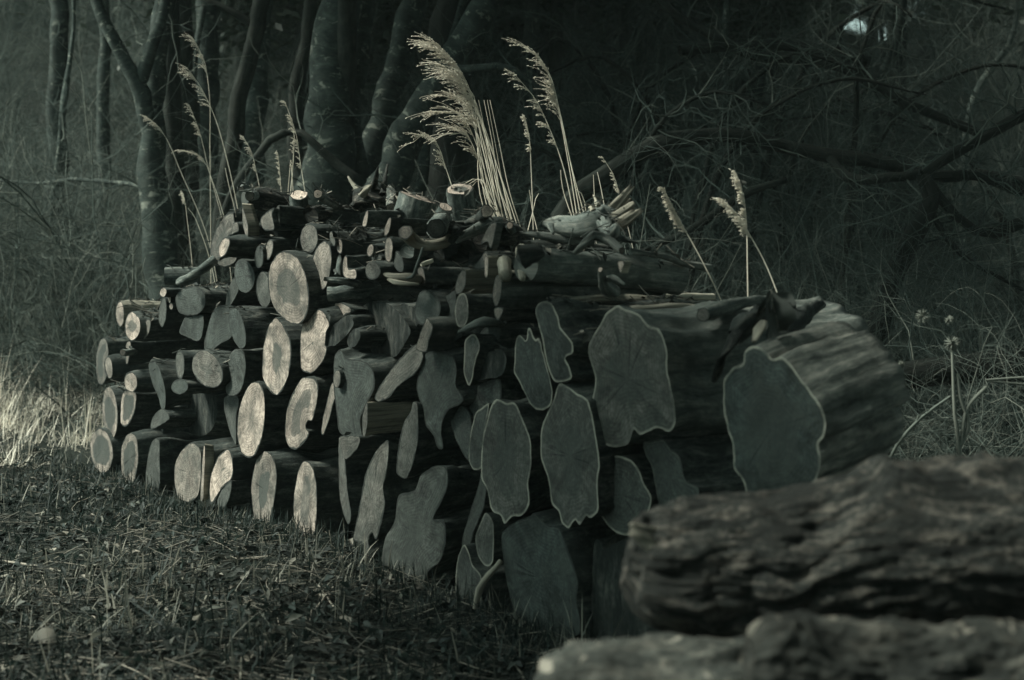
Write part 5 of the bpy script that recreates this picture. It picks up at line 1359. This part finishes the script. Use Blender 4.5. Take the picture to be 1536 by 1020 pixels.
plume_clump("leaning stalk with a drooping fluffy head behind the folded leaf", [(((1168, 445), (1148, 395), (1120, 345), (1105, 322), (1085, 300)), .24, 16)], .8, 1.0, plume_scale=2.6)
plume_clump("thin stalk with slender head above the driftwood snag", [(((942, 340), (930, 295), (920, 262), (902, 234)), .35, 6), (((892, 300), (891, 280), (890, 262)), 0, 0), (((905, 300), (900, 275), (896, 258)), 0, 0)], 1.0, .8)

# ------------------------------------------------------------------ grass, weeds and litter
def blades(name, n, xy, hgt, wid, tone, lean=.6, mat='grass', seed=1, curl=.8):
    rg = np.random.default_rng(seed)
    n = len(xy)
    z = terrain(xy[:, 0], xy[:, 1]) - .005
    a = rg.uniform(0, 2 * math.pi, n)
    d = np.stack([np.cos(a), np.sin(a), np.zeros(n)], 1)
    ln = np.abs(rg.normal(0, lean, n))[:, None]
    base = np.stack([xy[:, 0], xy[:, 1], z], 1)
    up = np.array((0, 0, 1.0))[None]
    dir0 = up + d * ln; dir0 /= np.linalg.norm(dir0, axis=1)[:, None]
    sw = np.cross(d, up)
    tw = rg.uniform(-1, 1, n)[:, None]
    sw = sw + d * tw * .5; sw /= np.linalg.norm(sw, axis=1)[:, None]
    rows = []
    cur = base
    for k, (f, w) in enumerate(((0, 1), (.4, .85), (.75, .55), (1.0, .08))):
        if k:
            step = (f - (0, .4, .75, 1.0)[k - 1])
            dd = dir0 + d * (curl * f * ln) - up * (curl * .55 * f * f * ln * 1.6)
            dd /= np.linalg.norm(dd, axis=1)[:, None]
            cur = cur + dd * (hgt * step)[:, None]
        rows += [cur - sw * (wid * w)[:, None], cur + sw * (wid * w)[:, None]]
    V = np.stack(rows, 1)
    low = terrain(V[..., 0].ravel(), V[..., 1].ravel()).reshape(V.shape[:2]) + .004
    V[..., 2] = np.maximum(V[..., 2], low - np.array([.03, .03, 0, 0, 0, 0, 0, 0])[None])
    b = (np.arange(n) * 8)[:, None]
    Q = np.concatenate([b + np.array((k, k + 1, k + 3, k + 2))[None] for k in (0, 2, 4)])
    o = mk(name, V.reshape(-1, 3), Q, M[mat], attrs={"tone": np.repeat(tone, 8)})
    return tag(o, kind="stuff")

def scatter(n, seed, ymin=3.6, ymax=15, power=1.6):
    rg = np.random.default_rng(seed)
    u = rg.uniform(0, 1, n)
    y = ymin + (ymax - ymin) * u ** power
    r = rg.uniform(-.40, .42, n)
    x = r * y
    dpt = AX[0] * x + AX[1] * y
    keep = (dpt < C0 + .02) | ((y > 11) & (x < -1.5))
    return np.stack([x, y], 1)[keep]

def vnoise(xy, f, seed):
    return np.array([noise.noise(Vector((a * f, b * f, seed))) for a, b in xy])

rg = np.random.default_rng(77)
xy = scatter(140000, 21)
cl = vnoise(xy, 2.2, 3.0); cl2 = vnoise(xy, .8, 8.0)
keep = rg.uniform(0, 1, len(xy)) < np.clip(.55 + .9 * cl, .12, 1)
xy, cl, cl2 = xy[keep], cl[keep], cl2[keep]
n = len(xy)
dry = np.clip(.10 + .25 * (cl2 > .15) + .55 * ramp_(xy[:, 1], 8.5, 11.5) * (xy[:, 0] < -2), 0, .85)
isdry = rg.uniform(0, 1, n) < dry
tone = np.where(isdry, rg.uniform(.6, 1.0, n), rg.uniform(0, .5, n))
hg = rg.uniform(.04, .18, n) * rg.uniform(.5, 1, n) * (1 + .5 * cl) * np.where(isdry, 1.3, 1.0)
blades("grass", n, xy, hg, rg.uniform(.0012, .0046, n), tone, 1.2, seed=4, curl=1.1)
# flattened straw and twigs
xy = scatter(26000, 31, 3.6, 14, 1.5)
n = len(xy)
cl = vnoise(xy, 1.1, 21.0)
keep = rg.uniform(0, 1, n) < np.clip(.45 + 1.2 * cl, .08, 1)
xy = xy[keep]; n = len(xy)
a = rg.uniform(0, 2 * math.pi, n); a = np.where(rg.uniform(0, 1, n) < .55, rg.normal(-.15, .4, n), a)
L = rg.uniform(.04, .32, n)
polys, rads = [], []
for i in range(n):
    s = np.linspace(-.5, .5, 4) * L[i]
    bend = rg.normal(0, .12) * (s / L[i] * 2) ** 2 * L[i]
    x = xy[i, 0] + np.cos(a[i]) * s - np.sin(a[i]) * bend; y = xy[i, 1] + np.sin(a[i]) * s + np.cos(a[i]) * bend
    z = terrain(x, y) + .012 + rg.uniform(0, .03) + s * rg.normal(0, .18)
    polys.append(np.stack([x, y, np.maximum(z, terrain(x, y) + .003)], 1)); rads.append(np.full(4, rg.uniform(.0008, .0024)))
V, Q, idx = polylines(polys, rads, 3)
tn = np.clip(rg.beta(1.6, 2.2, n), 0, 1)[idx]
tag(mk("straw_litter", V, Q, M['litter'], attrs={"tone": tn}), kind="stuff")
# dead leaves
xy = scatter(15000, 41, 3.6, 13, 1.5); n = len(xy)
cc = np.stack([xy[:, 0], xy[:, 1], terrain(xy[:, 0], xy[:, 1]) + rg.uniform(.008, .035, n)], 1)
nr = rg.normal(0, .45, (n, 3)); nr[:, 2] = 1; nr /= np.linalg.norm(nr, axis=1)[:, None]
aa = np.cross(nr, rg.normal(0, 1, (n, 3))); aa /= np.linalg.norm(aa, axis=1)[:, None]
bb = np.cross(nr, aa)
s = rg.uniform(.010, .042, n)[:, None] * rg.uniform(.6, 1, n)[:, None]
up = nr * s * rg.uniform(.1, .6, n)[:, None]
w = rg.uniform(.35, .6, n)[:, None]
V = np.stack([cc - aa * s, cc - aa * s * .3 + bb * s * w + up, cc + aa * s, cc - aa * s * .3 - bb * s * w + up, cc + aa * s * .45 + bb * s * w * .8 + up, cc + aa * s * .45 - bb * s * w * .8 + up, cc], 1).reshape(-1, 3)
b = (np.arange(n) * 7)[:, None]
T = np.concatenate([b + np.array(t)[None] for t in ((6, 1, 0), (6, 0, 3), (6, 4, 1), (6, 2, 4), (6, 5, 2), (6, 3, 5))])
tag(mk("dead_leaves", V, T, M['litter'], attrs={"tone": np.repeat(np.clip(rg.beta(1.5, 3.0, n), 0, 1), 7)}), kind="stuff")
# small leafy weeds
xy = scatter(30000, 51, 3.6, 13, 1.5)
xy = xy[RNG.uniform(0, 1, len(xy)) < np.clip(.4 + 1.3 * vnoise(xy, 1.7, 33), .05, 1)]; n = len(xy)
cc = np.stack([xy[:, 0], xy[:, 1], terrain(xy[:, 0], xy[:, 1]) + rg.uniform(.01, .07, n)], 1)
nr = rg.normal(0, .8, (n, 3)); nr[:, 2] = 1; nr /= np.linalg.norm(nr, axis=1)[:, None]
aa = np.cross(nr, rg.normal(0, 1, (n, 3))); aa /= np.linalg.norm(aa, axis=1)[:, None]
bb = np.cross(nr, aa)
s = rg.uniform(.008, .042, n)[:, None] * rg.uniform(.6, 1, n)[:, None]
up = nr * s * rg.uniform(.1, .4, n)[:, None]
w = rg.uniform(.25, .5, n)[:, None]
V = np.stack([cc - aa * s, cc + bb * s * w + up, cc + aa * s - nr * s * .3, cc - bb * s * w + up, cc], 1).reshape(-1, 3)
b = (np.arange(n) * 5)[:, None]
T = np.concatenate([b + np.array(t)[None] for t in ((4, 1, 0), (4, 0, 3), (4, 2, 1), (4, 3, 2))])
tag(mk("weeds", V, T, M['grass'], attrs={"tone": np.repeat(np.clip(rg.normal(.36, .16, n), 0, 1), 5)}), kind="stuff")
# dry grass of the sunlit clearing at the far side
m_ = 22000
xy = np.stack([rg.uniform(-5.6, -2.4, m_), rg.uniform(9.2, 13.6, m_)], 1)
xy = xy[(xy[:, 0] / xy[:, 1] < -.255) & (rg.uniform(0, 1, m_) < np.clip(.25 + 1.7 * vnoise(xy, 1.9, 5) - .35 * ramp_(10.2 - xy[:, 1], -.3, 1.0), .02, 1))]
n = len(xy)
blades("dry_grass", n, xy, rg.uniform(.05, .30, n) * rg.uniform(.5, 1, n), rg.uniform(.0016, .0042, n), rg.uniform(.3, 1.0, n), 1.1, 'straw', seed=6)
# tufts that can be told apart
def tuft(label, x, y, n, h, mat='straw', w=.004, seed=0, spread=.10, lean=.45, tone=(.4, .9)):
    r2 = np.random.default_rng(seed)
    pts = np.stack([x + r2.normal(0, spread, n), y + r2.normal(0, spread, n)], 1)
    o = blades("grass_tuft", n, pts, h * r2.uniform(.5, 1.1, n), w * r2.uniform(.6, 1.2, n), r2.uniform(*tone, n), lean, mat, seed=seed + 3, curl=.9)
    del o["kind"]
    return tag(o, label, "grass tuft", "dry grass tufts at the clearing")
tuft("tall dry grass tuft at the far clearing's outer edge", -3.98, 11.0, 40, .62, seed=1, spread=.12)
tuft("thin dry tuft with three arching blades in the far clearing", -3.62, 11.4, 9, .55, seed=2, spread=.04)
tuft("stiff dry tuft beside the far end of the woodpile", -3.02, 10.2, 22, .42, seed=3, spread=.07, lean=.25)
tuft("low pale tuft in the middle of the far clearing", -3.5, 10.4, 30, .30, seed=4, spread=.14)
# low weeds along the foot of the pile
rg = np.random.default_rng(99)
t_ = rg.uniform(-.3, 4.9, 5200)
foot = np.array((-2.58, 8.9))[None] + t_[:, None] * SD[None, :2] - AX[None, :2] * np.abs(rg.normal(0.02, .14, 5200))[:, None]
n = len(foot)
blades("weeds", n, foot, rg.uniform(.04, .15, n), rg.uniform(.0015, .004, n), np.where(rg.uniform(0, 1, n) < .15, rg.uniform(.6, 1, n), rg.uniform(.05, .5, n)), 1.0, seed=12, curl=1.1)
# ferny undergrowth at the thicket's foot
rg = np.random.default_rng(123)
m_ = 42000
y = rg.uniform(7.0, 22, m_); x = rg.uniform(-.42, .42, m_) * y
keep = ((AX[0] * x + AX[1] * y > C0 + 1.3) | (x < -3)) & ~((x < -2.2) & (y < 12.6))
xy = np.stack([x[keep], y[keep]], 1); n = len(xy)
blades("undergrowth", n, xy, rg.uniform(.12, .45, n), rg.uniform(.002, .005, n), np.clip(rg.normal(.14, .15, n), 0, 1), .9, seed=14)

# separate bits on the grass in front
def bit(name, label, cat, pts, rad, tone, mat='litter', nseg=6):
    p, r = spline(pts, rad, 12)
    V, Q, _ = polylines([p], [r], nseg)
    o = mk(name, V, Q, M[mat], attrs={"tone": np.full(len(V), tone)})
    return tag(o, label, cat, "bits of stick and straw on the grass")
def gp(x, y, h=.02):
    """photo point dropped on the ground in front"""
    Y = F * CAMH / (y - YH)
    for _ in range(4):
        Y = F * (CAMH - float(terrain((x - 768) / F * Y, Y)) - h) / (y - YH)
    return pix(x, y, Y)
bit("straw_stalk", "long pale straw stalk lying across the lower corner grass", "straw", [gp(-20, 838), gp(60, 850), gp(130, 868)], [.005, .006, .004], .9, 'litter')
bit("straw_stalk", "long straw stalk along the bottom edge of the grass", "straw", [gp(-10, 962), gp(100, 982), gp(250, 1005), gp(420, 1014)], [.004, .005, .004, .003], .7)
bit("straw_stalk", "thin straw stalk just above the bottom edge", "straw", [gp(150, 985), gp(300, 1000), gp(480, 1008), gp(640, 1006)], [.003, .004, .003, .002], .55)
bit("twig", "dark slanting twig crossing the grass from the middle to the corner", "twig", [gp(120, 866), gp(200, 905, .03), gp(280, 970, .03)], [.006, .006, .004], .03)
bit("twig", "dark upright twig standing in the grass in front", "twig", [gp(283, 945, 0), gp(286, 945, 0) + np.array((.01, 0, .09)), gp(292, 945, 0) + np.array((.012, 0, .22))], [.005, .005, .002], .03)
bit("straw_stalk", "two tone straw sticking up beside the dark upright twig", "straw", [gp(215, 885, 0), gp(235, 880, 0) + np.array((.06, 0, .08)), gp(250, 880, 0) + np.array((.06, 0, .12))], [.003, .003, .002], .8)
bit("straw_stalk", "pale straw leaning against the huge dark flat log end", "straw", [gp(800, 928, 0), gp(800, 928, 0) + np.array((.05, .0, .07)), gp(800, 928, 0) + np.array((.09, .02, .14))], [.004, .005, .003], .8)
bit("straw_stalk", "crossed pale straw on a small stone in the grass", "straw", [gp(474, 912), gp(500, 880, .04)], [.004, .003], .95)
bit("straw_stalk", "second crossed pale straw on the small stone", "straw", [gp(502, 912), gp(478, 878, .04)], [.004, .003], .95)
def chip(label, x, y, sx, sy, tone, name="wood_chip", cat="wood chip"):
    c = gp(x, y, .03)
    k = np.arange(9) / 9 * 6.283
    rr = 1 + np.array([random.uniform(-.55, .3) for _ in range(9)])
    top = c[None] + np.stack([np.cos(k) * sx * rr, np.sin(k) * sx * .7 * rr, np.sin(k) * sy * rr + np.array([random.uniform(-.008, .008) for _ in range(9)])], 1)
    bot = top + np.array((0, .004, -.004))
    V = np.vstack([top, bot, c + np.array((0, 0, -.006))])
    i = np.arange(9)
    Q = np.stack([i, (i + 1) % 9, 9 + (i + 1) % 9, 9 + i], 1); T = np.stack([i, (i + 1) % 9, np.full(9, 18)], 1)[:, ::-1]
    return tag(mk(name, V, [Q, T], M['litter'], attrs={"tone": np.full(19, tone) + RNG.uniform(-.1, .05, 19)}, smooth=False), label, cat, "pale chips on the grass")
chip("pale ragged wood chip in the lower corner grass", 70, 962, .045, .034, .62)
chip("small pale chip by the bottom edge of the corner grass", 5, 1008, .035, .02, .7)
chip("small pale stone under the crossed straws", 490, 893, .025, .018, .75, "stone", "stone")
chip("dull stone beside the crossed straws", 482, 915, .03, .022, .35, "stone", "stone")
chip("pale leaf scrap in the grass below the dark upright twig", 352, 985, .022, .02, .7, "leaf_scrap", "leaf")
chip("pale leaf scrap above the dark upright twig", 293, 928, .02, .016, .65, "leaf_scrap", "leaf")
# grey stalks at the thicket's edge
def dry_stalk(label, Y, limbs, tone=.5):
    root = empty("dry_stalk", tuple(float(c) for c in pix(*limbs[0][0][:2], Y)), label, "stalk", "dry stalks beyond the massive short log")
    for k, lm in enumerate(limbs):
        pts = [pix(x, y, Y) for x, y, r in lm]; rad = [r * Y / F for x, y, r in lm]
        if k == 0:
            pts.insert(0, np.array((pts[0][0], Y, float(terrain(pts[0][0], Y)) - .02))); rad.insert(0, rad[0])
        p, r = spline(pts, rad, 14)
        V, Q, _ = polylines([p], [r], 6)
        mk("stem" if k == 0 else "shoot", V, Q, M['twig'], root, attrs={"tone": np.full(len(V), tone)})
dry_stalk("grey forked weed stalk standing at the thicket's near edge", 5.2, [[(1440, 680, 3.2), (1432, 620, 2.8), (1430, 570, 2.4), (1428, 520, 2)], [(1442, 665, 3), (1452, 610, 3), (1480, 580, 3)], [(1441, 668, 3), (1452, 640, 3), (1440, 595, 3), (1436, 560, 2)]], .85)
dry_stalk("pale thorny shoot slanting up beside the massive short log", 5.6, [[(1345, 668, 2.5), (1380, 628, 2.5), (1425, 595, 2)], [(1372, 640, 1.5), (1378, 622, 1.2)], [(1392, 620, 1.5), (1386, 606, 1)], [(1402, 612, 1.5), (1415, 612, 1)]], .6)
dry_stalk("pale straw blades pointing in from beyond the weed stalk", 5.4, [[(1600, 566, 2), (1536, 566, 2), (1478, 570, 1.5)], [(1600, 578, 2), (1536, 576, 2), (1480, 571, 1.5)]], .8)
# paler seed heads on the weed stalk
def head(label, x, y, Y, r):
    c = pix(x, y, Y); sp = []
    for _ in range(60):
        d = np.array([random.gauss(0, 1) for _ in range(3)]); d /= np.linalg.norm(d)
        sp.append(np.array([c, c + d * r * .6, c + d * r]))
    V, Q, _ = polylines(sp, [np.array((.001, .0025, .0008))] * 60, 3)
    tag(mk("seed_head", V, Q, M['twig'], attrs={"tone": np.full(len(V), .85)}), label, "seed head", "fluffy seed heads in the thicket", None)
head("large fluffy seed head of a weed beyond the massive short log", 1384, 474, 5.3, .028)
head("smaller fluffy seed head next to the large one", 1424, 480, 5.3, .018)
head("lowest fluffy seed head near the fallen dark bole", 1352, 546, 5.3, .013)
head("fluffy seed head on top of the grey forked stalk", 1428, 515, 5.2, .03)

# ------------------------------------------------------------------ crumbs of bark, twigs and leaves caught on top of the pile
bpy.context.view_layer.update()
dg = bpy.context.evaluated_depsgraph_get()
polys, rads, tones, LV, LT = [], [], [], [], []
for _ in range(3800):
    t = random.uniform(-.2, 4.9); o_ = random.uniform(-.05, .9)
    x, y = np.array((-2.58, 8.9)) + SD[:2] * t + AX[:2] * o_
    hit, loc, nn, *_r = SC.ray_cast(dg, Vector((x, y, 2.1)), Vector((0, 0, -1)))
    if not hit or loc.z < .55 or loc.z > 1.75 or nn.z < .25:
        continue
    c = np.array(loc)
    if random.random() < .6:
        d = np.array([random.gauss(0, 1), random.gauss(0, 1), random.gauss(0, .35)]); d /= np.linalg.norm(d)
        L = random.uniform(.03, .16)
        s = np.linspace(-.5, .5, 4)[:, None]
        polys.append(c + np.array((0, 0, .008)) + d * L * s + np.array((0, 0, -1)) * (s ** 2) * L * random.uniform(-.2, .3))
        rads.append(np.full(4, random.uniform(.0010, .0032))); tones.append(random.uniform(.05, .75))
    else:
        s = random.uniform(.010, .028)
        nv = np.array(nn) + np.array([random.gauss(0, .4) for _ in range(3)]); nv /= np.linalg.norm(nv)
        u = np.cross(nv, [random.gauss(0, 1) for _ in range(3)]); u /= np.linalg.norm(u); w = np.cross(nv, u)
        c = c + nv * .008
        k = len(LV) * 5
        LV.append([c - u * s, c + w * s * .5 + nv * s * .3, c + u * s, c - w * s * .5 + nv * s * .3, c])
        LT += [(k + 4, k + 1, k), (k + 4, k, k + 3), (k + 4, k + 2, k + 1), (k + 4, k + 3, k + 2)]
V1, Q1, ix = polylines(polys, rads, 3)
tag(mk("twig_debris", V1, Q1, M['litter'], attrs={"tone": np.array(tones)[ix]}), kind="stuff")
LV = np.array(LV).reshape(-1, 3)
tag(mk("leaf_debris", LV, np.array(LT), M['litter'], attrs={"tone": np.repeat(RNG.beta(1.6, 3, len(LV) // 5), 5)}), kind="stuff")
